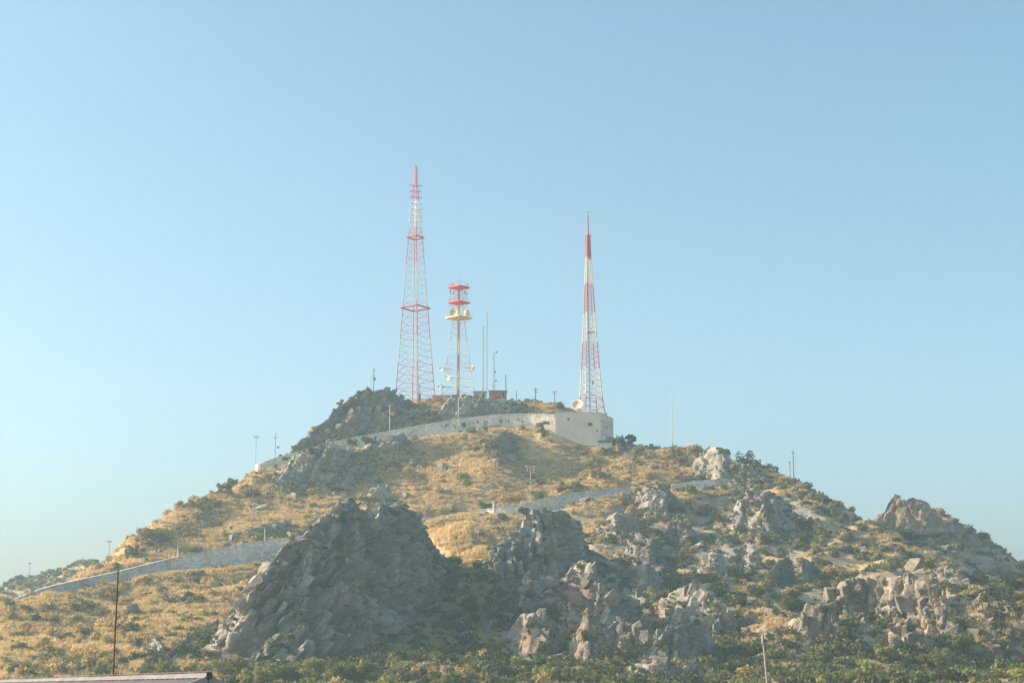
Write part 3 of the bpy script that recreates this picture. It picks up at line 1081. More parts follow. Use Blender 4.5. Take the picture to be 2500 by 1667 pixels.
make_crag('weathered grey rocks at the right edge above the near spur',
          [(2380, 1478), (2405, 1455), (2440, 1448), (2480, 1462), (2515, 1475)], [(2380, 1488), (2450, 1490), (2515, 1486)],
          'rock_pale', 0.9, (-0.3, 0, 1), 2.6, 0.7, 12, (0.5, 1.3))
make_crag('rocks strung along the far right skyline slope',
          [(2300, 1290), (2325, 1272), (2350, 1284), (2385, 1312), (2410, 1338)], [(2300, 1304), (2350, 1318), (2410, 1350)],
          'rock_warm', 0.7, (0.2, 0, 1), 2.4, 0.8, 12, (0.5, 1.4))
# ------------------------------------------------------------------ road walls
def ribbon(a, b):
    n = len(a)
    return list(a) + list(b), [(i, i + 1, n + i + 1, n + i) for i in range(n - 1)]


def make_wall(name, label, key, mat, thick=0.6, coping=True):
    top, foot = WALLS[key]
    org = Vector(foot[0])
    o = empty(name, org, label, 'wall')
    d = np.array([0, thick, 0])
    low = foot.copy()
    low[:, 2] -= 2.5
    mb = MB()
    t0, l0 = top - np.array(org), low - np.array(org)
    # stones are uneven: small ripples of the outer face
    rip = fbm(top / 1.5, 2, 77) * 0.10
    l0[:, 1] += -0.25
    t0[:, 1] += rip
    for a, b_ in ((l0, t0), (t0, t0 + d), (t0 + d, l0 + d), (l0 + d, l0)):
        v, f = ribbon(a, b_)
        mb.add(v, f)
    for k in (0, -1):
        mb.add([l0[k], t0[k], t0[k] + d, l0[k] + d], [(0, 1, 2, 3)])
    mb.obj('masonry', mat, o)
    # coping stones, one by one
    step = 2
    for i in range(0, len(top) - step, step):
        a, b_ = Vector(t0[i]), Vector(t0[i + step])
        e = (b_ - a)
        L = e.length
        if L < 0.2:
            continue
        c = MB()
        rot = e.to_track_quat('X', 'Z').to_matrix()
        c.box((a + b_) / 2 + Vector((0, thick / 2, 0.09)), (L * 0.97, thick + 0.2, 0.2 + 0.05 * random.random()), 0, rot)
        c.obj('coping_stone', mat, o)
    return o


wallA = make_wall('retaining_wall', 'long grey stone road wall climbing across the lower slope', 'A', M['masonry_grey'])
wallA2 = make_wall('retaining_wall', 'short grey stone wall piece under the right skyline trees', 'A2', M['masonry_grey'])
wallB = make_wall('retaining_wall', 'pale stone wall curving below the summit to the building', 'B', M['masonry_pale'])
# a rounded pier where the upper wall turns the corner at its left end
pv = V(636, 1160, 463)
pt = V(636, 1134, 463)
mb = MB()
mb.tube(pv - Vector((0, 0, 3)), pt, 1.5, 1.35, 14)
pr = mb.obj('end_pier', M['masonry_pale'])
pr.parent = wallB
pr.matrix_parent_inverse = Matrix.Translation(wallB.location).inverted()

# faded marks painted on the upper wall
topB, footB = WALLS['B']
tpx, tpy = project(topB)


def on_wall_b(px, py):
    i = int(np.argmin(np.abs(tpx - px)))
    D = topB[i, 1] - 0.36
    return V(px, py, D)


def mark(px0, py0, px1, py1, w, mat):
    a, b_ = on_wall_b(px0, py0), on_wall_b(px1, py1)
    e = b_ - a
    m_ = MB()
    rot = e.to_track_quat('X', 'Z').to_matrix()
    m_.box((a + b_) / 2 - wallB.location, (max(e.length, 0.1) * 1.15, 0.03, w * 1.5), 0, rot)
    o = m_.obj('painted_mark', mat, wallB)


for (a, b_, c_, d_, w) in ((1129, 1032, 1129, 1041, 0.35), (1134, 1032, 1134, 1042, 0.45), (1129, 1036, 1134, 1036, 0.35), (1088, 1038, 1088, 1044, 0.25), (1088, 1037, 1095, 1036, 0.25), (1145, 1032, 1146, 1034, 0.3), (1165, 1030, 1169, 1032, 0.35), (1183, 1026, 1183, 1038, 0.22), (1189, 1027, 1189, 1036, 0.2),
                           (1221, 1024, 1221, 1031, 0.25), (1221, 1031, 1227, 1030, 0.3), (1221, 1025, 1227, 1024, 0.18), (1235, 1025, 1235, 1031, 0.2), (1241, 1024, 1243, 1031, 0.18), (1263, 1024, 1268, 1024, 0.18), (1275, 1026, 1276, 1031, 0.2), (1108, 1036, 1112, 1044, 0.2)):
    mark(a, b_, c_, d_, w, M['graffiti'])
for (a, b_, c_, d_, w) in ((1180, 1046, 1222, 1041, 0.9), (1064, 1067, 1084, 1062, 0.9), (1232, 1044, 1262, 1044, 0.6)):
    mark(a, b_, c_, d_, w, M['graffiti_blue'])


# ------------------------------------------------------------------ the cream building on the shoulder
CL, CC, CR = P(1356, 1011, 481.0), P(1466, 1009, 480.5), P(1497, 1025, 492)
ZR = float(CC[2])
ZB = float(P(1466, 1098, 480)[2]) - 3.0
cA, cB, cC = Vector((CL[0], CL[1], 0)), Vector((CC[0], CC[1], 0)), Vector((CR[0], CR[1], 0))
cD = cA + (cC - cB)
bld = empty('hilltop_building', (cB.x, cB.y, ZB), 'cream plastered building at the right end of the upper wall', 'building')
BO = Vector((cB.x, cB.y, ZB))


def wallbox(a, b_, z0, z1, out, t):
    """Panel standing on the plan line a-b, from out metres in front of it to t behind that."""
    d = (b_ - a).normalized()
    n = Vector((d.y, -d.x, 0))
    q = [a + n * out, b_ + n * out, b_ + n * (out - t), a + n * (out - t)]
    return [Vector((p.x, p.y, z)) for z in (z0, z1) for p in q], [(0, 1, 5, 4), (1, 2, 6, 5), (2, 3, 7, 6), (3, 0, 4, 7), (4, 5, 6, 7), (3, 2, 1, 0)]


mb = MB()
ring = [cA, cB, cC, cD]
vs_ = [Vector((p.x, p.y, z)) - BO for z in (ZB, ZR) for p in ring]
mb.add(vs_, [(0, 1, 5, 4), (1, 2, 6, 5), (2, 3, 7, 6), (3, 0, 4, 7), (4, 5, 6, 7)])
mb.obj('wall', M['plaster'], bld)
# parapet
for a, b_ in ((cA, cB), (cB, cC), (cC, cD), (cD, cA)):
    v, f = wallbox(a, b_, ZR, ZR + 0.35, 0.06, 0.3)
    m_ = MB()
    m_.add([p - BO for p in v], f)
    m_.obj('parapet', M['plaster'], bld)


def face_pt(a, b_, px, py):
    """Where a line of sight meets the vertical plane through plan line a-b."""
    rx, ry, rz = ray(px, py)
    d = b_ - a
    # CAM + t r = a + s d
    A = np.array([[rx, -d.x], [ry, -d.y]])
    t, s = np.linalg.solve(A, np.array([a.x - CAM[0], a.y - CAM[1]]))
    return s, CAM[2] + rz * t


def opening(a, b_, px, py, w_px, h_px, name='window', pane='glass', frame=True):
    s0, z0 = face_pt(a, b_, px - w_px / 2, py + h_px / 2)
    s1, z1 = face_pt(a, b_, px + w_px / 2, py - h_px / 2)
    p0, p1 = a + (b_ - a) * s0, a + (b_ - a) * s1
    v, f = wallbox(p0, p1, z0, z1, 0.02, 0.2)
    m_ = MB()
    m_.add([p - BO for p in v], f)
    o = m_.obj(name, M[pane], bld)
    if frame:
        e = (p1 - p0).normalized()
        for (q0, q1, za, zb) in ((p0 - e * 0.1, p0, z0, z1), (p1, p1 + e * 0.1, z0, z1), (p0 - e * 0.1, p1 + e * 0.1, z1, z1 + 0.12), (p0 - e * 0.14, p1 + e * 0.14, z0 - 0.12, z0)):
            v, f = wallbox(q0, q1, za, zb, 0.09, 0.2)
            m_ = MB()
            m_.add([p - BO for p in v], f)
            fr_ = m_.obj('window_frame', M['plaster_grey'], o)
    return o


opening(cA, cB, 1441, 1035.5, 10, 7)
opening(cA, cB, 1388, 1023, 5, 5)
opening(cA, cB, 1458, 1051.5, 3.2, 3)
opening(cB, cC, 1475, 1041, 1.6, 6)
opening(cB, cC, 1482, 1044, 1.8, 6)
opening(cB, cC, 1474, 1069, 8, 10, 'door', 'lamp_white', False)
# ochre band on the right-hand face and the dark ledge with its base block
for (pa, pb, dy) in (((1468.5, 1028), (1495, 1042), 0.45), ((1470, 1060), (1494, 1071), 0.25)):
    s0, z0 = face_pt(cB, cC, *pa)
    s1, z1 = face_pt(cB, cC, *pb)
    p0, p1 = cB + (cC - cB) * s0, cB + (cC - cB) * s1
    v, f = wallbox(p0, p1, 0, dy, 0.12, 0.15)
    zz = [z0, z1, z1, z0] * 2
    v = [Vector((p.x, p.y, p.z + z)) - BO for p, z in zip(v, zz)]
    m_ = MB()
    m_.add(v, f)
    m_.obj('trim_band', M['ochre'], bld)
s0, z0 = face_pt(cA, cB, 1461, 1079)
v, f = wallbox(cA + (cB - cA) * 0.94, cB + (cB - cA).normalized() * 2.8, z0 - 0.25, z0 + 0.3, 1.2, 1.9)
m_ = MB(); m_.add([p - BO for p in v], f); m_.obj('ledge', M['dark_steel'], bld)
v, f = wallbox(cA + (cB - cA) * 0.93, cB + (cB - cA).normalized() * 3.2, ZB - 2, z0 - 0.25, 0.9, 5.0)
m_ = MB(); m_.add([p - BO for p in v], f); m_.obj('plinth', M['plaster'], bld)
# lower wing on the left, joining the road wall
v, f = wallbox(cA + Vector((-3.2, 1.2, 0)), cA + Vector((0.3, 0.4, 0)), ZB - 1, ZR - 3.0, 0.4, 5.0)
m_ = MB(); m_.add([p - BO for p in v], f); m_.obj('lower_wing', M['plaster'], bld)

BC = (cA + cB + cC + cD) / 4


def mast(o, a, b_, r, mat, name='pole', n=6, r1=None):
    m_ = MB()
    m_.tube(Vector(a) - o.location, Vector(b_) - o.location, r, r1, n)
    return m_.obj(name, mat, o)


def dish(parent, c, axis, r, mat, depth=0.25, name='dish', feed=True):
    """Parabolic dish opening along axis, centred on c (parent space)."""
    q = Vector(axis).normalized().to_track_quat('Z', 'Y')
    prof = [(0.02, 0), (r * 0.4, depth * r * 0.16), (r * 0.7, depth * r * 0.49), (r * 0.9, depth * r * 0.81), (r, depth * r), (r, depth * r - 0.12), (r * 0.7, depth * r * 0.49 - 0.14), (0.25, -0.2), (0.02, -0.25)]
    m_ = MB()
    m_.lathe(prof, q, c, 20)
    d = m_.obj(name, mat, parent, True)
    if feed:
        m_ = MB()
        tip = Vector(c) + q @ Vector((0, 0, r * 0.75))
        for k in range(3):
            t = 2 * math.pi * k / 3
            m_.tube(Vector(c) + q @ Vector((r * 0.8 * math.cos(t), r * 0.8 * math.sin(t), depth * r * 0.6)), tip, 0.04, 0.04, 4)
        m_.lathe([(0.01, 0), (0.2, 0), (0.2, 0.3), (0.01, 0.3)], q, tip, 8)
        m_.obj('feed', M['dark_steel'], d)
    return d


# big dish on the roof
c = V(1411, 989, 486)
ds = empty('satellite_dish', (c.x, c.y, ZR), 'large cream satellite dish with dark feed on the building roof', 'dish')
dish(ds, c - ds.location, (-0.25, -0.85, 0.45), 1.75, M['cream'], 0.32)
mast(ds, (c.x, c.y + 0.3, ZR), c + Vector((0, 0.25, 0)), 0.16, M['steel'], 'stand')
mast(ds, (c.x - 1.0, c.y + 1.0, ZR), c + Vector((0, 0.35, -0.2)), 0.07, M['red'], 'brace')
mast(ds, (c.x + 1.0, c.y + 1.0, ZR), c + Vector((0, 0.35, -0.2)), 0.07, M['red'], 'brace')
c = V(1391, 1008, 486)
ac = empty('roof_unit', (c.x, c.y, ZR), 'small grey equipment box on the building roof left of the dish', 'equipment')
m_ = MB(); m_.box((0, 0, 0.75), (1.8, 1.2, 1.3)); m_.obj('housing', M['steel'], ac)
m_ = MB(); m_.box((0.35, -0.62, 0.6), (0.7, 0.06, 0.8)); m_.obj('grille', M['dark_steel'], ac)
for k in (-0.7, 0.7):
    m_ = MB(); m_.box((k, 0, 0.05), (0.15, 1.2, 0.12)); m_.obj('foot', M['dark_steel'], ac)


# ------------------------------------------------------------------ towers
def tower(name, label, px, D, pyb, prof, bands, rot, leg_r, br_r, levels, xbr=False):
    """prof: (py, half width px); bands: (py from, material). Height measured up the tower axis."""
    mpp = D / FPX / math.cos(math.radians(10))
    base = P(px, pyb, D)
    o = empty(name, base, label, 'tower')
    z0 = base[2]

    def zz(py):
        return float(P(px, py, D)[2] - z0)
    pys = np.array([p for p, _ in prof][::-1], float)
    hws = np.array([h for _, h in prof][::-1], float) * D / FPX

    def hw(py):
        return float(np.interp(py, pys, hws))

    def mat_at(py):
        for lim, mt in bands:
            if py >= lim:
                return mt
        return bands[-1][1]
    mats = [M['red'], M['white'], M['cream'], M['backlit_white']]
    mi = {'red': 0, 'white': 1, 'cream': 2, 'backlit_white': 3}

    def corner(k, py):
        t = rot + k * math.pi / 2
        h = hw(py)
        return Vector((h * math.cos(t), h * math.sin(t), zz(py)))
    cuts = sorted(set(list(levels) + [l for l, _ in bands if levels[-1] < l < levels[0]]), reverse=True)
    for k in range(4):
        m_ = MB()
        for a, b_ in zip(cuts[:-1], cuts[1:]):
            m_.tube(corner(k, a), corner(k, b_), leg_r * (0.55 + 0.45 * hw(a) / hws.max()), leg_r * (0.55 + 0.45 * hw(b_) / hws.max()), 6, mi[mat_at((a + b_) / 2)])
        m_.obj('leg', mats, o)
    for a, b_ in zip(levels[:-1], levels[1:]):
        w = max(0.55, hw(a) / hws.max()) * br_r
        for k in range(4):
            p0, p1 = corner(k, a), corner(k + 1, a)
            q0, q1 = corner(k, b_), corner(k + 1, b_)
            mt = M[mat_at((a + b_) / 2)]
            m_ = MB(); m_.tube(q0, q1, w, w, 4); m_.obj('strut', M[mat_at(b_ + 0.5)], o)
            if xbr:
                pairs = ((p0, q1), (p1, q0))
            else:
                mid = (q0 + q1) / 2
                pairs = ((p0, mid), (p1, mid))
            for s, e in pairs:
                m_ = MB(); m_.tube(s, e, w * 0.8, w * 0.8, 4); m_.obj('brace', mt, o)
    return o, zz, hw, corner


# tallest tower
t1, zz, hw, corner = tower('lattice_tower', 'tallest red and white lattice tower, left of the others', 1013.5, 508, 988,
                           [(988, 51), (752, 31), (580, 18), (555, 14), (490, 9), (455, 6)],
                           [(890, 'red'), (825, 'backlit_white'), (737, 'red'), (645, 'backlit_white'), (556, 'red'), (488, 'white'), (300, 'red')],
                           math.radians(191), 0.17, 0.072, [988, 968, 950, 930, 910, 890, 873, 857, 841, 825, 808, 790, 771, 752, 735, 717, 699, 681, 663, 646, 629, 612, 596, 580, 568, 556, 544, 532, 520, 509, 498, 488, 478, 467, 455])
t1.rotation_euler = (0, math.radians(-0.55), 0)
for py, h, mt in ((752, 37, 'red'), (580, 21.5, 'red')):
    R_ = h * 508 / FPX
    pts_ = [Vector((R_ * math.cos(math.radians(191) + k * math.pi / 2), R_ * math.sin(math.radians(191) + k * math.pi / 2), zz(py))) for k in range(4)]
    for k in range(4):
        m_ = MB(); m_.tube(pts_[k], pts_[(k + 1) % 4], 0.28, 0.28, 4); m_.obj('ring_beam', M[mt], t1)
for py, mt in ((453, 'red'), (467, 'red'), (482, 'red'), (497, 'white'), (512, 'white'), (527, 'white'), (541, 'white')):
    R_ = 14.5 * 508 / FPX
    for k in range(2):
        t = math.radians(10 + 90 * k)
        e = Vector((math.cos(t), math.sin(t), 0)) * R_
        m_ = MB(); m_.tube(Vector((0, 0, zz(py))) - e, Vector((0, 0, zz(py))) + e, 0.13 if mt == 'red' else 0.09, None, 4); m_.obj('cross_arm', M[mt], t1)
        for sg in (-1, 1):
            m_ = MB(); m_.tube(Vector((0, 0, zz(py) - 0.6)) + e * sg, Vector((0, 0, zz(py) + 0.6)) + e * sg, 0.07, None, 4); m_.obj('antenna_element', M[mt], t1)
m_ = MB(); m_.tube((0, 0, zz(458)), (0, 0, zz(404)), 0.42, 0.30, 8); m_.obj('mast', M['red'], t1)
for k in range(4):
    t = math.radians(10 + 90 * k)
    e = Vector((math.cos(t), math.sin(t), 0)) * 0.62
    m_ = MB(); m_.tube(e + Vector((0, 0, zz(452))), e + Vector((0, 0, zz(408))), 0.06, None, 4); m_.obj('antenna_element', M['red'], t1)
# ladder with feeder cables up one leg
m_ = MB()
for a, b_ in zip([985, 900, 826, 752, 646, 580, 500], [900, 826, 752, 646, 580, 500, 456]):
    ca, cb = corner(1, a) * 0.85, corner(1, b_) * 0.85
    ca.z, cb.z = zz(a), zz(b_)
    m_.box((ca + cb) / 2, (0.35, 0.12, (cb - ca).length), 0, (cb - ca).to_track_quat('Z', 'Y').to_matrix())
m_.obj('cable_ladder', M['steel'], t1)

# dish tower in the middle
t2, zz, hw, corner = tower('microwave_tower', 'red and cream tower with three platforms and dishes, in the middle', 1118.5, 515, 978,
                           [(978, 44), (943, 37), (788, 15), (700, 9)],
                           [(952, 'red'), (908, 'cream'), (868, 'red'), (832, 'cream'), (782, 'red'), (745, 'cream'), (600, 'red')],
                           math.radians(183), 0.10, 0.05, [978, 962, 946, 927, 908, 888, 868, 850, 832, 815, 800, 788, 776, 767, 758, 748, 739, 730, 720, 711, 702])
for py, h, mt in ((702, 28.5, 'red'), (739, 29, 'red'), (776, 34, 'cream')):
    R_ = h * 515 / FPX
    m_ = MB()
    q = [Vector((R_ * math.cos(math.radians(183) + k * math.pi / 2), R_ * math.sin(math.radians(183) + k * math.pi / 2), zz(py))) for k in range(4)]
    m_.add([p + Vector((0, 0, -0.2)) for p in q] + [p + Vector((0, 0, 0.15)) for p in q], [(3, 2, 1, 0), (4, 5, 6, 7), (0, 1, 5, 4), (1, 2, 6, 5), (2, 3, 7, 6), (3, 0, 4, 7)])
    pf = m_.obj('platform', M['bright_red' if mt == 'red' else mt], t2)
    m_ = MB()
    for k in range(4):
        a, b_ = q[k] * 0.97, q[(k + 1) % 4] * 0.97
        a.z = b_.z = zz(py) + 1.1
        m_.tube(a, b_, 0.03, None, 4)
        for j in range(5):
            w = a + (b_ - a) * j / 5
            m_.tube((w.x, w.y, zz(py) + 0.15), w, 0.025, None, 4)
    m_.obj('railing', M[mt], pf)
    m_ = MB()
    for k in range(4):
        e = q[k] * 0.85
        e.z = zz(py) - 0.2
        i_ = corner(k, py + 14)
        m_.tube(i_, e, 0.08, None, 4)
    m_.obj('bracket', M[mt], pf)
# cable trunk, banded like the legs
for a, b_, mt in ((978, 952, 'red'), (952, 908, 'cream'), (908, 868, 'red'), (868, 832, 'cream'), (832, 782, 'red'), (782, 745, 'cream'), (745, 700, 'red')):
    w_ = 1.0 if a > 940 else (0.95 if mt == 'cream' else 0.85)
    m_ = MB(); m_.box((0, 0, (zz(a) + zz(b_)) / 2), (w_ * 0.8, 0.5, zz(b_) - zz(a) - 0.01)); m_.obj('cable_trunk', M[mt], t2)
m_ = MB(); m_.tube((0, 0, zz(700)), (0, 0, zz(683)), 0.10, None, 6); m_.tube((0, 0, zz(683)), (0, 0, zz(650)), 0.05, 0.03, 5); m_.obj('whip_antenna', M['steel'], t2)
for k, (dx, dy, py0, py1) in enumerate(((-2.6, -0.6, 733, 708), (-1.7, -1.2, 736, 712), (1.9, -1.0, 733, 710), (2.5, -0.3, 735, 713), (-2.0, 0.2, 700, 690), (2.6, 0, 700, 692))):
    m_ = MB(); m_.tube((dx, dy, zz(py0)), (dx, dy, zz(py1)), 0.07, None, 5); m_.box((dx, dy - 0.1, zz(py1) - 0.8), (0.3, 0.18, 1.2)); m_.obj('panel_antenna', M['steel'] if k % 2 else M['red'], t2)


def td(px, py, dy):
    p = V(px, py, 515 + dy) - t2.location
    return p


def big_dish(px, py, r, axis, mt, dy=-1.0, depth=0.25, feed=True):
    c_ = td(px, py, dy)
    d = dish(t2, c_, axis, r, M[mt], depth, 'dish', feed)
    ax = Vector((0, 0, c_.z))
    ax.z = c_.z
    inner = ax + (c_ - ax) * 0.0
    m_ = MB(); m_.tube(c_ - Vector(axis).normalized() * 0.25, Vector((c_.x * 0.35, c_.y * 0.35, c_.z)), 0.09, None, 5); m_.obj('dish_arm', M['red'], d)


big_dish(1108, 763, 1.42, (-0.25, -0.96, 0.0), 'cream', -1.2)
big_dish(1138, 766, 1.25, (0.55, 0.75, 0.05), 'cream', 0.3, 0.25, False)
big_dish(1082, 900, 1.22, (-0.9, -0.42, 0.05), 'steel', -1.5, 0.35)
big_dish(1098, 921, 1.15, (-0.88, -0.45, 0.05), 'cream', -2.0, 0.35)
big_dish(1078, 944, 1.15, (-0.92, -0.35, 0.05), 'steel', -1.0, 0.35)
big_dish(1153, 898, 0.9, (0.85, 0.5, 0.0), 'cream', 0.5, 0.35, False)

# right-hand tower on the building
t3, zz, hw, corner = tower('lattice_tower', 'slim red and white lattice tower rising from the cream building', 1443.5, 488.0, 1016,
                           [(1016, 38), (975, 30.5), (900, 24.5), (765, 15), (640, 8), (598, 6)],
                           [(966, 'red'), (900, 'white'), (836, 'red'), (765, 'white'), (693, 'red'), (628, 'cream'), (400, 'red')],
                           math.radians(63), 0.20, 0.065, [1016, 996, 975, 960, 945, 930, 915, 900, 886, 872, 860, 848, 836, 824, 812, 800, 788, 776, 765, 755, 745, 736, 727, 718, 710, 701, 693, 684, 676, 668, 660, 652, 644, 636, 628, 620, 612, 605, 598], True)
t3.rotation_euler = (0, math.radians(-0.5), 0)
zroof = ZR - float(t3.location[2])
m_ = MB(); m_.tube((0, 0, zz(632)), (0, 0, zz(572)), 0.62, 0.52, 10); m_.obj('antenna_column', M['red'], t3)
m_ = MB(); m_.tube((0, 0, zz(572)), (0, 0, zz(524)), 0.28, 0.24, 8); m_.obj('mast', M['red'], t3)
m_ = MB(); m_.tube((0, 0, zz(524)), (0, 0, zz(506)), 0.06, None, 5); m_.tube((-0.9, 0, zz(517)), (0.9, 0, zz(517)), 0.05, None, 4); m_.obj('lightning_rod', M['steel'], t3)
for k in range(4):
    t = math.radians(63 + 90 * k)
    e = Vector((math.cos(t), math.sin(t), 0)) * 0.72
    m_ = MB(); m_.box(e + Vector((0, 0, (zz(625) + zz(574)) / 2)), (0.22, 0.22, zz(574) - zz(625))); m_.obj('panel_antenna', M['red'], t3)
R_ = 12.5 * 488 / FPX
for k in range(4):
    t = math.radians(63 + 90 * k)
    e0 = Vector((math.cos(t) * R_, math.sin(t) * R_, zz(811)))
    e1 = Vector((-math.sin(t) * R_, math.cos(t) * R_, zz(811)))
    m_ = MB(); m_.tube(e0, e1, 0.2, None, 4); m_.obj('platform_beam', M['ochre'], t3)
    m_ = MB(); cb = corner(k, 1014); m_.box((cb.x, cb.y, cb.z + 0.1), (1.0, 1.0, 0.5)); m_.obj('footing', M['plaster_grey'], t3)
m_ = MB(); m_.box((0.6, -0.8, zz(935)), (0.5, 0.4, 1.0)); m_.obj('equipment_box', M['steel'], t3)
m_ = MB(); m_.box((-0.3, 0.2, (zz(1012) + zz(640)) / 2), (0.3, 0.12, zz(640) - zz(1012))); m_.obj('cable_ladder', M['steel'], t3)


# ------------------------------------------------------------------ masts, poles, huts
def post(name, label, px, pyt, D, r, mat, cat='pole', group=None, rtop=None, base_z=None, lean=0.0):
    LAND.append((label, px, pyt + 60, 20))
    top = V(px, pyt, D)
    zb = float(hz(top.x, top.y)) - 0.3 if base_z is None else base_z
    o = empty(name, (top.x + lean, top.y, zb), label, cat, group)
    mast(o, (top.x + lean, top.y, zb), top, r, mat, 'shaft', 7, rtop)
    return o, top


def arm(o, a, b_, r, mat, name='cross_arm'):
    return mast(o, a, b_, r, mat, name, 5)


def lattice_mast(name, label, px, pyt, D, hwid, mat):
    top = V(px, pyt, D)
    zb = float(hz(top.x, top.y)) - 0.5
    o = empty(name, (top.x, top.y, zb), label, 'mast')
    H = top.z - zb
    for k in range(3):
        t = math.radians(30 + 120 * k)
        e = Vector((math.cos(t) * hwid, math.sin(t) * hwid, 0))
        m_ = MB(); m_.tube(e, e + Vector((0, 0, H)), 0.045, 0.035, 4); m_.obj('leg', mat, o)
    n = int(H / 0.9)
    m_ = MB()
    for i in range(n):
        for k in range(3):
            t0, t1_ = math.radians(30 + 120 * k), math.radians(150 + 120 * k)
            m_.tube((math.cos(t0) * hwid, math.sin(t0) * hwid, H * i / n), (math.cos(t1_) * hwid, math.sin(t1_) * hwid, H * (i + 1) / n), 0.03, None, 4)
    lc = m_.obj('lacing', mat, o)
    lc['kind'] = 'stuff'
    return o, top, H


lattice_mast('guyed_mast', 'grey lattice mast, left of the thin pair beside the brick hut', 1180, 795, 520, 0.24, M['steel'])
lattice_mast('guyed_mast', 'thinnest and tallest of the grey masts beside the brick hut', 1189, 762, 522, 0.13, M['steel'])
o, top, H = lattice_mast('antenna_mast', 'thin mast studded with small drum antennas behind the brick hut', 1206, 860, 519, 0.25, M['steel'])
for py, dx in ((860, 0.7), (868, -0.8), (878, -0.8), (899, -0.6), (909, 0.35), (929, 0.55), (943, -0.55)):
    p = V(1206, py, 518.6) - o.location
    dish(o, p + Vector((dx, -0.3, 0)), (dx, -0.5, 0), 0.34, M['steel'], 0.3, 'drum_antenna', False)
o, top = post('thin_pole', 'short dark pole at the right edge of the brick hut', 1235, 914, 519, 0.14, M['dark_steel'])
o, top = post('thin_pole', 'short pole on the slope right of the brick hut', 1261, 952, 516, 0.11, M['wood'])
arm(o, top + Vector((-0.5, 0, -1.6)), top + Vector((0.5, 0, -1.6)), 0.05, M['wood'])
o, top = post('utility_pole', 'dark utility pole with a small crossarm above the upper wall', 1307.5, 947, 497, 0.17, M['wood'])
arm(o, top + Vector((-0.9, 0, -0.4)), top + Vector((0.9, 0, -0.4)), 0.08, M['wood'])
arm(o, top + Vector((0.0, -0.2, -1.3)), top + Vector((0.5, -0.2, -1.3)), 0.16, M['dark_steel'], 'transformer')
o, top = post('utility_pole', 'pole with a wide flat crossarm left of the building roof', 1354, 955, 492, 0.13, M['wood'])
arm(o, top + Vector((-1.0, 0, -0.1)), top + Vector((1.0, 0, -0.1)), 0.08, M['wood'])
arm(o, top + Vector((-0.8, 0, -0.8)), top + Vector((0.8, 0, -0.8)), 0.05, M['wood'])
o, top = post('antenna_pole', 'twin pole with a box on the left summit rock', 913, 900, 512, 0.12, M['dark_steel'])
m_ = MB(); m_.box(top - o.location + Vector((0.25, -0.1, -3.2)), (0.6, 0.5, 0.8)); m_.obj('equipment_box', M['dark_steel'], o)
m_ = MB(); m_.tube(top - o.location + Vector((-0.9, 0, -2.2)), Vector((-0.9, 0, 0)), 0.09, None, 5); m_.obj('side_pole', M['steel'], o)
arm(o, top + Vector((-0.9, 0, -2.4)), top + Vector((0.3, 0, -2.4)), 0.05, M['steel'])
arm(o, top + Vector((-0.5, 0, -0.4)), top + Vector((0.4, 0, -0.4)), 0.05, M['steel'])
o, top = post('cabinet_pole', 'dark equipment pole inside the foot of the tallest tower', 1025, 940, 500, 0.10, M['dark_steel'])
m_ = MB(); m_.box(top - o.location + Vector((0, -0.1, -3.6)), (0.55, 0.5, 1.6)); m_.obj('cabinet', M['dark_steel'], o)
o, top = post('lamp_post', 'cream lamp post in front of the left summit rock', 952, 988, 488, 0.12, M['concrete_pole'], 'lamp post')
arm(o, top, top + Vector((0.9, -0.2, 0.1)), 0.07, M['concrete_pole'], 'lamp_arm')
o, top = post('lamp_post', 'cream lamp post below the dish tower behind the upper wall', 1119.5, 970, 487, 0.13, M['concrete_pole'], 'lamp post')
arm(o, top, top + Vector((-0.8, -0.2, 0.1)), 0.07, M['concrete_pole'], 'lamp_arm')


def lamp_cluster(o, top, w, dz=0.0, white=False):
    for k, dx in enumerate((-w, w * 0.1, w)):
        m_ = MB()
        m_.box(top - o.location + Vector((dx, -0.15, 0.25 + dz * (k % 2))), (0.32, 0.3, 0.3))
        m_.obj('flood_lamp', M['lamp_white'] if white else M['steel'], o)


o, top = post('floodlight_pole', 'thin floodlight pole, left one at the end of the upper wall', 625.5, 1068, 468, 0.10, M['concrete_pole'])
arm(o, top + Vector((-0.7, 0, 0)), top + Vector((0.7, 0, 0)), 0.06, M['steel'])
lamp_cluster(o, top, 0.6)
o, top = post('utility_pole', 'grey crossarm pole, right one at the end of the upper wall', 673, 1058, 474, 0.12, M['steel'])
arm(o, top + Vector((-0.7, 0, -1.2)), top + Vector((0.7, 0, -1.2)), 0.08, M['steel'])
arm(o, top + Vector((-0.1, 0, -0.1)), top + Vector((0.4, 0, 0.2)), 0.06, M['steel'])
m_ = MB(); m_.box(top - o.location + Vector((0.85, -0.1, -3.9)), (0.4, 0.35, 0.5)); m_.obj('lamp_head', M['dark_steel'], o)
arm(o, top + Vector((0, 0, -3.6)), top + Vector((0.85, 0, -3.7)), 0.05, M['steel'], 'lamp_arm')
o, top = post('floodlight_pole', 'tall floodlight pole with four white lamps on the golden slope', 1295, 1140, 437, 0.07, M['concrete_pole'])
arm(o, top + Vector((-1.0, 0, 0)), top + Vector((1.0, 0, 0)), 0.05, M['concrete_pole'])
for k, (dx, dz) in enumerate(((-1.0, 0.15), (1.0, 0.2), (-0.8, -0.75), (0.8, -0.65))):
    m_ = MB(); m_.box(top - o.location + Vector((dx, -0.3, dz)), (0.55 if k < 2 else 0.28, 0.35, 0.3 if k < 2 else 0.6)); m_.obj('flood_lamp', M['lamp_white'], o)
o, top = post('stub_post', 'short white post beside the road at the golden saddle', 1205, 1224, 436, 0.16, M['lamp_white'], 'post')
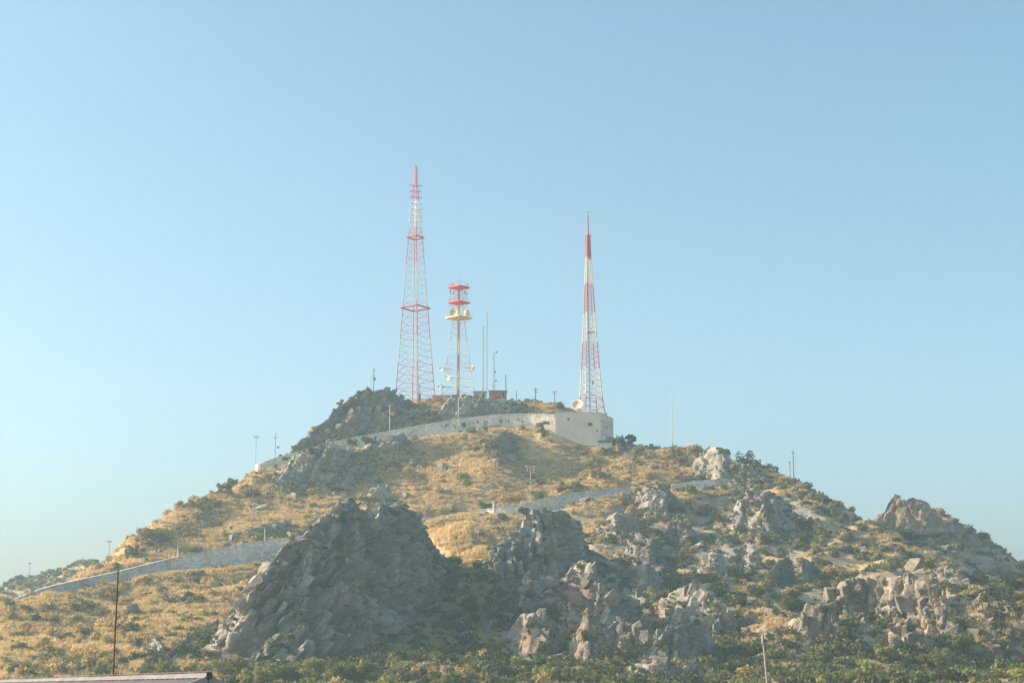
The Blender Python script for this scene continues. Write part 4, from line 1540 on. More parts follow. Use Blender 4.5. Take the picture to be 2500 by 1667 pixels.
m_ = MB(); m_.box(top - o.location + Vector((0, 0, 0.1)), (0.6, 0.5, 0.3)); m_.obj('cap', M['lamp_white'], o)
lw = top
for px, pyt, D, lb in ((647, 1288, 404, 'pale lamp post at the right end of the lower left wall'), (435, 1328, 394, 'pale lamp post halfway along the lower left wall'), (303, 1392, 385, 'pale lamp post nearest the dark roof pole')):
    o, top = post('lamp_post', lb, px, pyt, D, 0.11, M['concrete_pole'], 'lamp post')
    arm(o, top, top + Vector((-0.9, -0.3, 0.15)), 0.06, M['concrete_pole'], 'lamp_arm')
    m_ = MB(); m_.box(top - o.location + Vector((-1.1, -0.35, 0.15)), (0.5, 0.25, 0.14)); m_.obj('lamp_head', M['steel'], o)
o, top = post('lamp_post', 'small lamp post on the left skyline scrub', 267, 1324, 425, 0.10, M['steel'], 'lamp post')
lamp_cluster(o, top, 0.45)
o, top = post('radio_mast', 'very thin tall mast on the skyline right of the building', 1640, 955, 482, 0.13, M['concrete_pole'], 'mast', None, 0.07)
arm(o, top + Vector((0, 0, -4)), top + Vector((0, 0, 2.0)), 0.04, M['steel'], 'whip')
o, top = post('utility_pole', 'taller pole of the pair on the right skyline', 1936, 1100, 468, 0.12, M['wood'])
arm(o, top + Vector((-0.45, 0, -0.5)), top + Vector((0.2, 0, -0.5)), 0.12, M['wood'])
o, top = post('utility_pole', 'shorter pole of the pair on the right skyline', 1928, 1126, 467, 0.10, M['wood'])
arm(o, top + Vector((-0.3, 0, -0.3)), top + Vector((0.3, 0, -0.3)), 0.09, M['wood'])


def hut(name, label, px0, px1, pyt, pyb, D, mat, roofmat, depth=4.0, cat='hut', windows=0):
    a, b_ = P(px0, pyt, D), P(px1, pyb, D)
    zb = min(b_[2], float(hz((a[0] + b_[0]) / 2, D))) - 1.0
    w = b_[0] - a[0]
    o = empty(name, ((a[0] + b_[0]) / 2, D, zb), label, cat)
    hgt = a[2] - zb
    m_ = MB(); m_.box((0, depth / 2, hgt / 2), (w, depth, hgt)); m_.obj('wall', mat, o)
    m_ = MB(); m_.box((0, depth / 2, hgt + 0.1), (w + 0.35, depth + 0.35, 0.2)); m_.obj('roof', roofmat, o)
    for k in range(windows):
        m_ = MB(); m_.box((-w / 2 + w * (k + 0.7) / (windows + 0.4), -0.03, hgt - 1.0), (0.6, 0.08, 0.7)); m_.obj('window', M['glass'], o)
    m_ = MB(); m_.box((w * 0.3, -0.03, hgt - 1.4), (0.7, 0.07, 1.9)); m_.obj('door', M['dark_steel'], o)
    return o


h_ = hut('brick_hut', 'brick red flat roofed hut on the summit cliff', 1194, 1237, 954, 975, 513, M['brickred'], M['plaster_grey'])
hut('equipment_hut', 'small grey hut just left of the brick hut', 1157, 1186, 956, 970, 514, M['plaster_grey'], M['steel'])
hut('equipment_hut', 'long low grey roofed hut at the foot of the dish tower', 1056, 1112, 966, 976, 514, M['ochre'], M['plaster_grey'])


# ------------------------------------------------------------------ near things: house roof with a pipe, leaning pale pole
r0, r1 = Vector((-3.02, 17.0, 0)), Vector((-3.02 - 9.2, 17.0 + 19.9, 0))
ZRG = 6.132
rd = (r1 - r0).normalized()
sl = Vector((-rd.y, rd.x, 0))            # down-slope side facing the camera's left
if sl.y > 0:
    sl = -sl
house = empty('house', (r0.x, r0.y, 0), 'corrugated metal roof of a house in the near lower left corner', 'house')
HO = Vector((r0.x, r0.y, 0))
RUN, DROP = 3.6, 1.25
L_ = (r1 - r0).length


def sheet(side, s0, s1, name):
    n = max(4, int((s1 - s0) / 0.02))
    v, f = [], []
    for i in range(n + 1):
        s = s0 + (s1 - s0) * i / n
        off = 0.034 * math.sin(2 * math.pi * s / 0.225)
        for t in (0.0, 1.0):
            p = r0 + rd * s + side * RUN * t
            v.append(Vector((p.x, p.y, ZRG - 0.05 - DROP * t + off)) - HO)
    f = [(2 * i, 2 * i + 2, 2 * i + 3, 2 * i + 1) for i in range(n)]
    m_ = MB(); m_.add(v, f)
    o = m_.obj(name, M['roof_metal'], house, True)
    return o


for side in (sl, -sl):
    s = -0.15
    while s < L_:
        sheet(side, s, min(s + 0.9, L_), 'roof_sheet')
        s += 0.9
m_ = MB()
for side in (sl, -sl):
    a = r0 - rd * 0.2
    q = [a, a + rd * (L_ + 0.2), a + rd * (L_ + 0.2) + side * 0.04, a + side * 0.04]
    zc = [ZRG + 0.02, ZRG + 0.02, ZRG - 0.025, ZRG - 0.025]
    m_.add([Vector((p.x, p.y, z)) - HO for p, z in zip(q, zc)], [(0, 1, 2, 3)])
m_.obj('ridge_cap', M['roof_metal'], house)
m_ = MB(); a = r0 - rd * 0.22; m_.tube(Vector((a.x, a.y, ZRG + 0.035)) - HO, Vector((r1.x, r1.y, ZRG + 0.028)) - HO, 0.006, None, 6); m_.obj('ridge_wire', M['dark_steel'], house)
m_ = MB(); a = r0 - rd * 0.24; m_.box(Vector((a.x, a.y, ZRG + 0.0)) - HO, (0.05, 0.05, 0.06)); m_.obj('ridge_end', M['dark_steel'], house)
for side in (sl, -sl):
    a = r0 - rd * 0.19
    e = a + side * RUN
    m_ = MB()
    pa, pb = Vector((a.x, a.y, ZRG - 0.08)) - HO, Vector((e.x, e.y, ZRG - 0.08 - DROP)) - HO
    m_.box((pa + pb) / 2, ((pb - pa).length, 0.04, 0.14), 0, (pb - pa).to_track_quat('X', 'Z').to_matrix())
    m_.obj('verge_board', M['graffiti_blue'], house)
g0, g1 = r0 + sl * (RUN - 0.3), r0 - sl * (RUN - 0.3)
h0, h1 = g0 + rd * L_, g1 + rd * L_
ze = ZRG - 0.12 - DROP * (RUN - 0.3) / RUN
m_ = MB()
vv = [(g0.x, g0.y, 0), (g1.x, g1.y, 0), (g1.x, g1.y, ze), (r0.x, r0.y, ZRG - 0.13), (g0.x, g0.y, ze), (h0.x, h0.y, 0), (h1.x, h1.y, 0), (h1.x, h1.y, ze), (r1.x, r1.y, ZRG - 0.13), (h0.x, h0.y, ze)]
m_.add([Vector(p) - HO for p in vv], [(0, 1, 2, 3, 4), (5, 9, 8, 7, 6), (0, 4, 9, 5), (1, 6, 7, 2)])
m_.obj('wall', M['plaster'], house)
pb = V(276, 1652, 21.3)
pt = V(288.5, 1391, 21.3)
o = empty('roof_pipe', pb, 'thin dark rusty pipe standing on the metal roof ridge', 'pipe')
mast(o, pb - Vector((0, 0, 0.05)), pt, 0.0115, M['rust_pipe'], 'shaft', 8, 0.009)
m_ = MB(); m_.box((0, 0, 0.0), (0.08, 0.08, 0.05)); m_.obj('base_clamp', M['rust_pipe'], o)
m_ = MB(); m_.tube(Vector((0.03, 0, 0.02)), Vector((0.028, 0.02, 0.7)), 0.002, None, 4); m_.obj('stay_wire', M['dark_steel'], o)
pt = V(1862, 1549, 60)
pb2 = V(1873, 1668, 60)
bt = pb2 + (pb2 - pt) * ((pb2.z) / (pt.z - pb2.z))
o = empty('leaning_pole', bt, 'pale slightly leaning pole near the lower right edge', 'pole')
mast(o, bt, pt, 0.042, M['steel'], 'shaft', 10, 0.030)
m_ = MB(); m_.tube(pt - bt - Vector((0, 0, 0.32)), pt - bt + Vector((0, 0, 0.02)), 0.05, 0.042, 10); m_.obj('cap', M['steel'], o)
# ------------------------------------------------------------------ vegetation
def leaf_mesh(name, mat, lobes, n, size, flat=0.0, twigs=0, seed=0):
    """Cloud of small leaf faces spread through overlapping lobes (cx, cy, cz, r)."""
    rg = np.random.default_rng(seed)
    lobes = np.array(lobes, float)
    pr = lobes[:, 3] ** 2
    k = rg.choice(len(lobes), n, p=pr / pr.sum())
    d = rg.normal(size=(n, 3))
    d /= np.linalg.norm(d, axis=1, keepdims=True)
    rad = rg.uniform(0.25, 1.0, n) ** 0.45
    c = lobes[k, :3] + d * (lobes[k, 3] * rad * rg.uniform(0.85, 1.12, n))[:, None]
    c[:, 2] = np.abs(c[:, 2]) * (1 - flat)
    a = rg.normal(size=(n, 3))
    a /= np.linalg.norm(a, axis=1, keepdims=True)
    b = np.cross(a, d + 0.6 * rg.normal(size=(n, 3)))
    b /= np.linalg.norm(b, axis=1, keepdims=True) + 1e-9
    s = size * rg.uniform(0.6, 1.4, n)[:, None]
    v = np.stack([c - a * s, c - b * s * 0.55, c + a * s, c + b * s * 0.55], 1).reshape(-1, 3)
    q = np.arange(4 * n).reshape(n, 4)
    return mesh_np(name, v, q, mat)


def shrub_lobes(rg, k, spread=0.55, up=0.55):
    L = []
    for i in range(k):
        t = rg.uniform(0, 2 * math.pi)
        r = spread * rg.uniform(0.2, 1.0)
        L.append((r * math.cos(t), r * math.sin(t), up * rg.uniform(0.25, 1.0), rg.uniform(0.28, 0.5)))
    return L


TYPES = ['gold', 'olive', 'green', 'lime', 'dark', 'grey']
SHRUB = {}
hid = bpy.data.collections.new('scatter_sources')
NV = 4
for ti, t in enumerate(TYPES):
    for v in range(NV):
        rg = np.random.default_rng(100 + ti * 10 + v)
        me = leaf_mesh('shrub_%s' % t, LEAF[t], shrub_lobes(rg, 7, 0.6, 0.6), 190 if t != 'grey' else 110, 0.15 if t != 'grey' else 0.13, 0.0, 0, 300 + ti * 10 + v)
        SHRUB[(t, v)] = me
        so = bpy.data.objects.new('s%02d' % (ti * NV + v), me)
        hid.objects.link(so)

# grass tufts
gcol = bpy.data.collections.new('grass_sources')
for v in range(5):
    rg = np.random.default_rng(900 + v)
    n = 46
    vs_, fs_ = [], []
    for k in range(n):
        t = rg.uniform(0, 2 * math.pi)
        r = rg.uniform(0, 0.65)
        bx, by = r * math.cos(t), r * math.sin(t)
        hgt = rg.uniform(0.35, 0.8)
        lx, ly = rg.normal(0, 0.22), rg.normal(0, 0.22)
        w = 0.06
        wx, wy = -math.sin(t) * w, math.cos(t) * w
        vs_ += [(bx - wx, by - wy, -0.1), (bx + wx, by + wy, -0.1), (bx + lx, by + ly, hgt)]
        fs_.append((3 * k, 3 * k + 1, 3 * k + 2))
    me = mesh_np('grass_tuft', np.array(vs_), np.array(fs_), LEAF['straw'])
    gcol.objects.link(bpy.data.objects.new('g%02d' % v, me))
rcol = bpy.data.collections.new('rubble_sources')
for i, k in enumerate(('rock_warm', 'rock_pale')):
    for j in range(4):
        rcol.objects.link(bpy.data.objects.new('r%02d' % (i * 4 + j), ROCKMESH[k][j]))


def scatter(name, pts, rot, scl, ids, coll, label):
    me = bpy.data.meshes.new(name)
    me.vertices.add(len(pts))
    me.vertices.foreach_set('co', np.asarray(pts, np.float32).ravel())
    a = me.attributes.new('rot', 'FLOAT_VECTOR', 'POINT'); a.data.foreach_set('vector', np.asarray(rot, np.float32).ravel())
    a = me.attributes.new('scl', 'FLOAT_VECTOR', 'POINT'); a.data.foreach_set('vector', np.asarray(scl, np.float32).ravel())
    a = me.attributes.new('idx', 'INT', 'POINT'); a.data.foreach_set('value', np.asarray(ids, np.int32))
    o = bpy.data.objects.new(name, me)
    COL.objects.link(o)
    ng = bpy.data.node_groups.new(name + '_nodes', 'GeometryNodeTree')
    ng.interface.new_socket('Geometry', in_out='INPUT', socket_type='NodeSocketGeometry')
    ng.interface.new_socket('Geometry', in_out='OUTPUT', socket_type='NodeSocketGeometry')
    gi, go = ng.nodes.new('NodeGroupInput'), ng.nodes.new('NodeGroupOutput')
    ip = ng.nodes.new('GeometryNodeInstanceOnPoints')
    ci = ng.nodes.new('GeometryNodeCollectionInfo')
    ci.inputs['Collection'].default_value = coll
    ci.inputs['Separate Children'].default_value = True
    ci.inputs['Reset Children'].default_value = True

    def na(nm, tp):
        n = ng.nodes.new('GeometryNodeInputNamedAttribute')
        n.data_type = tp
        n.inputs['Name'].default_value = nm
        return n.outputs['Attribute']
    ng.links.new(gi.outputs[0], ip.inputs['Points'])
    ng.links.new(ci.outputs[0], ip.inputs['Instance'])
    ip.inputs['Pick Instance'].default_value = True
    ng.links.new(na('idx', 'INT'), ip.inputs['Instance Index'])
    ng.links.new(na('rot', 'FLOAT_VECTOR'), ip.inputs['Rotation'])
    ng.links.new(na('scl', 'FLOAT_VECTOR'), ip.inputs['Scale'])
    ng.links.new(ip.outputs[0], go.inputs[0])
    md = o.modifiers.new('scatter', 'NODES')
    md.node_group = ng
    o['kind'] = 'stuff'
    o['label'] = label
    return o


# what the camera can see: coarse depth map of hill and crags
ZBW, ZBH, ZBS = 260, 180, 10.0
zb = np.full((ZBH, ZBW), 1e9)


def zput(pts):
    px, py = project(pts)
    i = np.floor(py / ZBS).astype(int)
    j = np.floor(px / ZBS).astype(int)
    k = (i >= 0) & (i < ZBH) & (j >= 0) & (j < ZBW)
    np.minimum.at(zb, (i[k], j[k]), pts[k, 1])


zput(np.stack([GXX, GYY, GZ], -1).reshape(-1, 3))
for p in OCC:
    zput(p)


def visible(p, tol=7.0):
    px, py = project(p)
    i = np.floor(py / ZBS).astype(int)
    j = np.floor(px / ZBS).astype(int)
    k = (i >= 0) & (i < ZBH) & (j >= 0) & (j < ZBW)
    out = np.zeros(len(p), bool)
    out[k] = p[k, 1] <= zb[i[k], j[k]] + tol
    return out


def near_wall(x, y):
    """True on the road benches and inside the building plot."""
    bad = np.zeros(len(x), bool)
    for nm in WALLS:
        f = WALLS[nm][1]
        o = np.argsort(f[:, 0])
        yw = np.interp(x, f[o, 0], f[o, 1], left=1e6, right=1e6)
        d = y - yw
        bad |= (d > -3.0) & (d < 5.5)
    bad |= (x > cA.x - 1) & (x < cC.x + 1) & (y > cB.y - 1) & (y < cC.y + 14)
    return bad


def gmask(px, py, cx_, cy_, sx, sy_):
    return np.exp(-((px - cx_) / sx) ** 2 - ((py - cy_) / sy_) ** 2)


def sample_ground(n):
    x = RNG.uniform(-190, 210, n)
    y = RNG.uniform(215, 560, n)
    z = hz(x, y)
    p = np.stack([x, y, z], 1)
    px, py = project(p)
    k = (px > -120) & (px < 2620) & (py < 1760) & ~near_wall(x, y)
    return p[k], px[k], py[k]


# zones: what grows where
def zone_probs(px, py):
    n = len(px)
    pr = np.tile(np.array([0.62, 0.22, 0.06, 0.03, 0.025, 0.045]), (n, 1))        # sunlit slopes
    right = np.clip((px - 1380) / 200, 0, 1) * np.clip((py - 1150) / 60, 0, 1)
    pr = pr * (1 - right[:, None]) + right[:, None] * np.array([0.09, 0.46, 0.14, 0.02, 0.20, 0.09])
    gul = np.clip(gmask(px, py, 1230, 1500, 260, 130) * 1.5 + gmask(px, py, 1650, 1560, 260, 120) * 1.2 + gmask(px, py, 850, 1570, 250, 60), 0, 1)
    pr = pr * (1 - gul[:, None]) + gul[:, None] * np.array([0.05, 0.33, 0.14, 0.02, 0.38, 0.08])
    bot = np.clip((py - 1585) / 40, 0, 1)
    pr = pr * (1 - bot[:, None]) + bot[:, None] * np.array([0.03, 0.33, 0.30, 0.13, 0.18, 0.03])
    low = np.clip((py - 1420) / 60, 0, 1) * np.clip((560 - px) / 80, 0, 1) * 0.75
    pr = pr * (1 - low[:, None]) + low[:, None] * np.array([0.34, 0.38, 0.14, 0.05, 0.03, 0.06])
    summ = np.clip((1120 - py) / 40, 0, 1)
    pr = pr * (1 - summ[:, None]) + summ[:, None] * np.array([0.16, 0.48, 0.14, 0.04, 0.14, 0.04])
    return pr / pr.sum(1, keepdims=True)


def zone_name(px, py):
    if py > 1590 and px < 1200:
        return 'at the foot of the huge crag' if px > 480 else 'just above the metal roof'
    if py > 1590:
        return 'along the lower edge right of centre' if px < 1850 else 'on the near spur at lower right'
    if py < 1120:
        return 'around the summit wall'
    if px < 720:
        return 'on the left slope below the lower wall' if py > 1390 - (px - 300) * 0.12 else 'on the left slope above the lower wall'
    if px < 1180:
        return 'on the golden slope behind the huge crag' if py < 1400 else 'on the shaded skirt of the huge crag'
    if px < 1480:
        return 'on the slope above the golden saddle' if py < 1240 else 'in the shaded gully right of the huge crag'
    if px < 1900:
        return 'on the upper right shoulder' if py < 1330 else 'among the rocks of the right middle slope'
    return 'on the far right flank' if py < 1400 else 'around the right hand rock pillars'


WORD = {'gold': 'golden dry', 'olive': 'olive brown', 'green': 'green', 'lime': 'yellow green', 'dark': 'dark', 'grey': 'grey twiggy'}

TODO = []
p, px, py = sample_ground(52000)
dn = 0.34 + 0.62 * fbm(np.stack([p[:, 0] / 9, p[:, 1] / 9, np.zeros(len(p))], 1), 3, 200)
dn = dn + 0.75 * np.clip((px - 1330) / 250, 0, 1) + 0.5 * gmask(px, py, 1230, 1500, 230, 130) + 0.6 * np.clip((py - 1550) / 60, 0, 1) * np.clip((px - 350) / 250, 0.3, 1)
dn = dn * (1 - np.clip(1.4 * gmask(px, py, 1120, 1315, 85, 62), 0, 1)) * (1 - 0.8 * gmask(px, py, 2190, 1312, 60, 24)) * (1 - 0.9 * gmask(px, py, 2210, 1262, 100, 30)) * (1 - 0.75 * gmask(px, py, 1330, 1115, 140, 45)) * (1 - 0.8 * gmask(px, py, 1850, 1520, 70, 28))
dn = dn + 0.22 * np.clip((py - 1420) / 60, 0, 1) * np.clip((560 - px) / 80, 0, 1) + 0.5 * gmask(px, py, 370, 1330, 60, 25) + 0.6 * gmask(px, py, 480, 1230, 60, 20)
keep = RNG.uniform(size=len(p)) < np.clip(dn, 0, 1) * 0.62
keep &= visible(p, 14.0)
p, px, py = p[keep], px[keep], py[keep]
pr = zone_probs(px, py)
ty = (pr.cumsum(1) < RNG.uniform(size=len(p))[:, None]).sum(1)
rad = 0.42 + RNG.gamma(2.2, 0.29, len(p))
rad = np.clip(rad, 0.35, 2.3) * np.where(ty == 4, 1.15, 1.0) * np.where(py > 1590, 1.05, 1.0)
hgt = rad * RNG.uniform(0.75, 1.25, len(p))
rz = RNG.uniform(0, 6.28, len(p))
var = RNG.integers(0, NV, len(p))
vis = visible(p + np.array([0, 0, 0.8]), 4.0) & (px > 5) & (px < 2495) & (py < 1660)
score = np.where(vis, rad / p[:, 1], 0)
order = np.argsort(-score)
big = order[:270]
rest = np.ones(len(p), bool)
rest[big] = False
for i in big:
    t = TYPES[ty[i]]
    o = bpy.data.objects.new('shrub', SHRUB[(t, int(var[i]))])
    o.location = p[i] - np.array([0, 0, 0.08])
    o.rotation_euler = (0, 0, rz[i])
    o.scale = (rad[i] * 1.15, rad[i] * 1.15, hgt[i] * 1.15)
    TODO.append((o, WORD[t], 'shrub', float(px[i]), float(py[i]), float(rad[i]), float(hgt[i] / rad[i])))
    COL.objects.link(o)
n = int(rest.sum())
scatter('scrub_cover', p[rest] - np.array([0, 0, 0.08]), np.stack([np.zeros(n), np.zeros(n), rz[rest]], 1), np.stack([rad[rest], rad[rest], hgt[rest]], 1) * 1.15, ty[rest] * NV + var[rest], hid, 'low dry scrub covering the whole hillside')

# grass
p, px, py = sample_ground(190000)
k = visible(p, 9.0)
dn = 0.9 + 0.5 * fbm(np.stack([p[:, 0] / 6, p[:, 1] / 6, np.ones(len(p))], 1), 3, 210) - 0.55 * gmask(px, py, 1230, 1520, 240, 120) - 0.6 * np.clip((py - 1570) / 40, 0, 1) * np.clip((px - 500) / 150, 0, 1) - 0.85 * np.clip((px - 1330) / 200, 0, 1) * np.clip((py - 1200) / 60, 0, 1)
dn = dn + 1.0 * gmask(px, py, 2200, 1315, 75, 35) + 1.0 * gmask(px, py, 2300, 1365, 60, 25) + 0.9 * gmask(px, py, 2430, 1520, 70, 30) + 0.7 * gmask(px, py, 1120, 1310, 85, 60) + 0.6 * gmask(px, py, 1850, 1520, 70, 28)
k &= RNG.uniform(size=len(p)) < dn
p = p[k]
n = len(p)
s = RNG.uniform(0.7, 1.35, n)
scatter('dry_grass', p, np.stack([RNG.uniform(-.15, .15, n), RNG.uniform(-.15, .15, n), RNG.uniform(0, 6.28, n)], 1), np.stack([s * 1.25, s * 1.25, s * RNG.uniform(0.7, 1.2, n)], 1), RNG.integers(0, 5, n), gcol, 'short straw coloured grass over the hillside')

# stones
p, px, py = sample_ground(40000)
dn = 0.03 + 0.35 * gmask(px, py, 1220, 1530, 170, 90) + 0.3 * gmask(px, py, 1620, 1350, 150, 90) + 0.3 * gmask(px, py, 1850, 1280, 120, 80) + 0.3 * gmask(px, py, 2280, 1420, 150, 60) + 0.3 * gmask(px, py, 1650, 1560, 180, 80) + 0.25 * gmask(px, py, 2220, 1560, 180, 60) + 0.25 * gmask(px, py, 780, 1030, 90, 60) + 0.35 * gmask(px, py, 1150, 1010, 110, 20) + 0.2 * gmask(px, py, 2230, 1290, 60, 40) + 0.15 * gmask(px, py, 2430, 1560, 60, 40)
k = (RNG.uniform(size=len(p)) < dn * 0.5) & visible(p, 8.0)
p, px, py = p[k], px[k], py[k]
n = len(p)
s = np.clip(0.22 + RNG.gamma(1.6, 0.28, n), 0.2, 2.0)
sc3 = np.stack([s * RNG.uniform(0.8, 1.4, n), s * RNG.uniform(0.7, 1.1, n), s * RNG.uniform(0.6, 1.3, n)], 1)
rt = RNG.uniform(-0.5, 0.5, (n, 3)); rt[:, 2] = RNG.uniform(0, 6.28, n)
kd = (RNG.uniform(size=n) < 0.55).astype(int)
vis = visible(p + np.array([0, 0, 0.6]), 3.0) & (px > 5) & (px < 2495) & (py < 1660)
order = np.argsort(-np.where(vis, s / p[:, 1], 0))
big = order[:160]
rest = np.ones(n, bool)
rest[big] = False
for i in big:
    o = bpy.data.objects.new('boulder', ROCKMESH[('rock_warm', 'rock_pale')[kd[i]]][int(i) % 7])
    o.location = p[i] + np.array([0, 0, 0.15 * s[i]])
    o.rotation_euler = rt[i]
    o.scale = sc3[i] * 1.15
    TODO.append((o, ('brownish', 'pale grey')[kd[i]], 'boulder', float(px[i]), float(py[i]), float(s[i]), float(sc3[i, 2] / sc3[i, 0])))
    COL.objects.link(o)
scatter('rubble', p[rest], rt[rest], sc3[rest], kd[rest] * 4 + RNG.integers(0, 4, int(rest.sum())), rcol, 'loose grey stones strewn over the slope')


# trees and bushes that stand out
def tree(label, px, pyb, wpx, hpx, t, D=None, lobes=15, n=900, name='bushy_tree', trunk=0.3, leaf=0.24, bare=False):
    LAND.append((label, px, pyb - hpx / 2, wpx))
    if D is None:
        h = hit(px, pyb)
        b_ = h if h is not None else P(px, pyb, float(dbase(pyb)))
    else:
        b_ = P(px, pyb, D)
        b_[2] = min(b_[2], float(hz(b_[0], b_[1])))
    D = b_[1]
    w, h = wpx * D / FPX, hpx * D / FPX
    o = empty(name, b_, label, 'tree' if trunk > 0.15 else 'bush')
    rg = np.random.default_rng(int(px * 7 + pyb))
    L = []
    for k in range(lobes):
        a = rg.uniform(0, 6.28)
        r = w * 0.42 * math.sqrt(rg.uniform(0, 1))
        zc = h * (trunk + (1 - trunk) * rg.uniform(0.18, 0.82))
        L.append((r * math.cos(a), r * math.sin(a) * 0.8, zc, min(w, h) * rg.uniform(0.09, 0.25)))
    m_ = MB()
    m_.tube((0, 0, -0.5), (0.05 * w, 0, h * 0.45), 0.035 * h + 0.05, 0.02 * h + 0.03, 7)
    m_.obj('trunk', M['bark'], o)
    for k in range(0, lobes):
        q = Vector(L[k][:3])
        m_ = MB()
        m_.tube((0.03 * w, 0, h * 0.25), q, 0.014 * h + 0.02, 0.008, 5)
        if bare:
            for j in range(4):
                m_.tube(q * 0.7, q + Vector((rg.normal(0, .25) * w, rg.normal(0, .2) * w, rg.uniform(0, .3) * h)), 0.03, 0.01, 4)
        m_.obj('limb', M['bark'], o)
    me = leaf_mesh('crown', LEAF[t], L, n if not bare else n // 6, leaf, 0, 0, int(px + pyb))
    link(bpy.data.objects.new('crown', me), o)
    return o


for (a, b_, w, h, t, lb) in ((765, 1098, 60, 26, 'green', 'green brush hiding the upper wall above the brushy cliff'), (808, 1088, 50, 24, 'olive', 'olive brush on the upper wall left of its visible middle'), (862, 1098, 44, 26, 'olive', 'olive brush under the upper wall below the summit rock'),
                             (905, 1092, 44, 30, 'dark', 'dark brush under the upper wall right of the olive clump'), (690, 1128, 40, 22, 'olive', 'olive brush near the left end of the upper wall'), (730, 1112, 46, 24, 'green', 'low green brush over the left part of the brushy cliff'),
                             (1010, 1012, 60, 30, 'olive', 'olive brush between the two summit rocks'), (985, 1030, 60, 24, 'dark', 'dark brush behind the upper wall under the tallest tower'), (1050, 1020, 50, 22, 'grey', 'tan brush left of the cliff under the brick hut'), (1275, 1000, 40, 16, 'dark', 'dark brush at the right end of the brick hut cliff')):
    tree(lb, a, b_, w, h, t, None, 12, 1000, trunk=0.05, leaf=0.24, name='round_bush')
tree('dark green tree close against the right corner of the building', 1513, 1112, 34, 44, 'dark', 480)
tree('taller dark green tree behind the yellow bush, right of the building', 1538, 1092, 32, 34, 'dark', 486)
tree('pale yellow bush right of the two dark trees by the building', 1552, 1108, 32, 26, 'lime', 476, trunk=0.1, name='round_bush')
tree('bluish green tree on the skyline right of the yellow bush', 1585, 1104, 26, 20, 'green', 484)
tree('round olive bush on the skyline left of the thin tall mast', 1605, 1106, 28, 16, 'olive', 482, trunk=0.1, name='round_bush')
tree('small grey green tree standing up from the right skyline knob', 1770, 1096, 30, 36, 'dark', 474, trunk=0.35)
tree('green bush between the knob tree and the dark tree bank', 1792, 1102, 24, 20, 'green', 474, trunk=0.1, name='round_bush')
tree('dark tree at the top of the bank of trees on the right skyline', 1818, 1128, 51, 45, 'dark', 472)
tree('dark tree second from the top of the right skyline bank', 1844, 1144, 51, 45, 'dark', 471)
tree('dark tree third from the top of the right skyline bank', 1866, 1158, 48, 48, 'dark', 470)
tree('dark tree lowest of the right skyline bank', 1882, 1174, 37, 51, 'dark', 469)
tree('round green tree right of the two poles on the right skyline', 1973, 1208, 36, 42, 'green', 462)
tree('dark bush at the foot of the two right skyline poles', 1932, 1190, 32, 26, 'dark', 464, trunk=0.1, name='round_bush')
tree('dark bushy tree on the right skyline slope', 2030, 1238, 34, 24, 'dark', 455)
tree('bare branched tree on the right skyline slope', 2068, 1250, 36, 30, 'grey', 452, bare=True)
tree('dark tree right of the bare branched tree', 2082, 1258, 22, 22, 'dark', 450)
tree('green bush growing against the upper wall near the building', 1322, 1052, 44, 28, 'green', 487, trunk=0.1, name='round_bush')
tree('narrow dark cypress like bush below the upper wall', 1326, 1070, 17, 30, 'dark', 481, trunk=0.08, name='dense_bush', leaf=0.2)
tree('yellow green bush on the slope below the building', 1448, 1150, 40, 40, 'lime', None, trunk=0.1, name='round_bush')
tree('broad olive bush beneath the yellow green bush below the building', 1470, 1174, 60, 30, 'olive', None, trunk=0.1, name='round_bush')
tree('broad green mound of brush above the lower wall', 1392, 1200, 70, 26, 'green', None, trunk=0.05, name='round_bush', n=1300)
tree('dark bush at the roadside above the golden saddle', 1278, 1262, 30, 26, 'dark', None, trunk=0.1, name='round_bush')
tree('pale green bush left of the white post', 1182, 1250, 36, 26, 'lime', None, trunk=0.1, name='round_bush')
tree('dark green brush above the road beside the golden saddle', 1085, 1262, 70, 28, 'green', 446, trunk=0.05, name='round_bush', n=1200)
tree('bright yellow bush standing alone on the right middle slope', 1656, 1384, 50, 30, 'lime', None, trunk=0.1, name='round_bush', n=1300)
tree('orange yellow bush among the right hand rocks', 2270, 1546, 44, 34, 'gold', None, trunk=0.1, name='round_bush', n=1100)
tree('yellow bush low down near the leaning pole, left of two', 1912, 1652, 34, 28, 'lime', None, trunk=0.1, name='round_bush')
tree('yellow brown bush low down near the leaning pole, right of two', 1952, 1640, 30, 20, 'gold', None, trunk=0.1, name='round_bush')
tree('tan twiggy bush under the right hand pillars', 2166, 1508, 46, 40, 'grey', None, trunk=0.1, name='round_bush', n=1200)
tree('olive bush beside the blocky buttress', 2070, 1580, 56, 46, 'olive', None, trunk=0.1, name='round_bush', n=1300)
tree('airy green tree on the left skyline', 566, 1192, 34, 28, 'green', 462, lobes=26)
tree('bushy olive tree left of the upper wall end', 540, 1212, 76, 34, 'olive', None, lobes=26, trunk=0.1, name='round_bush', n=1100)
tree('olive brush mass on the left skyline below the upper wall', 478, 1244, 100, 32, 'olive', None, lobes=30, trunk=0.05, name='dense_bush', n=1500)
tree('wide green brush mass on the lower left skyline', 372, 1332, 120, 46, 'green', None, lobes=34, trunk=0.05, name='dense_bush', n=1900)
tree('olive bush under the green brush of the lower left skyline', 330, 1362, 60, 34, 'olive', None, trunk=0.05, name='round_bush', n=1200)
tree('yellow green bush above the left end of the lower wall', 252, 1398, 60, 26, 'lime', 408, trunk=0.05, name='round_bush', n=1200)
tree('wide olive bush on the left skyline over the lower wall', 268, 1374, 90, 40, 'olive', 430, lobes=30, trunk=0.05, name='dense_bush', n=1500)
tree('olive bush at the left end of the lower wall', 160, 1412, 60, 24, 'olive', 405, trunk=0.05, name='round_bush', n=1000)
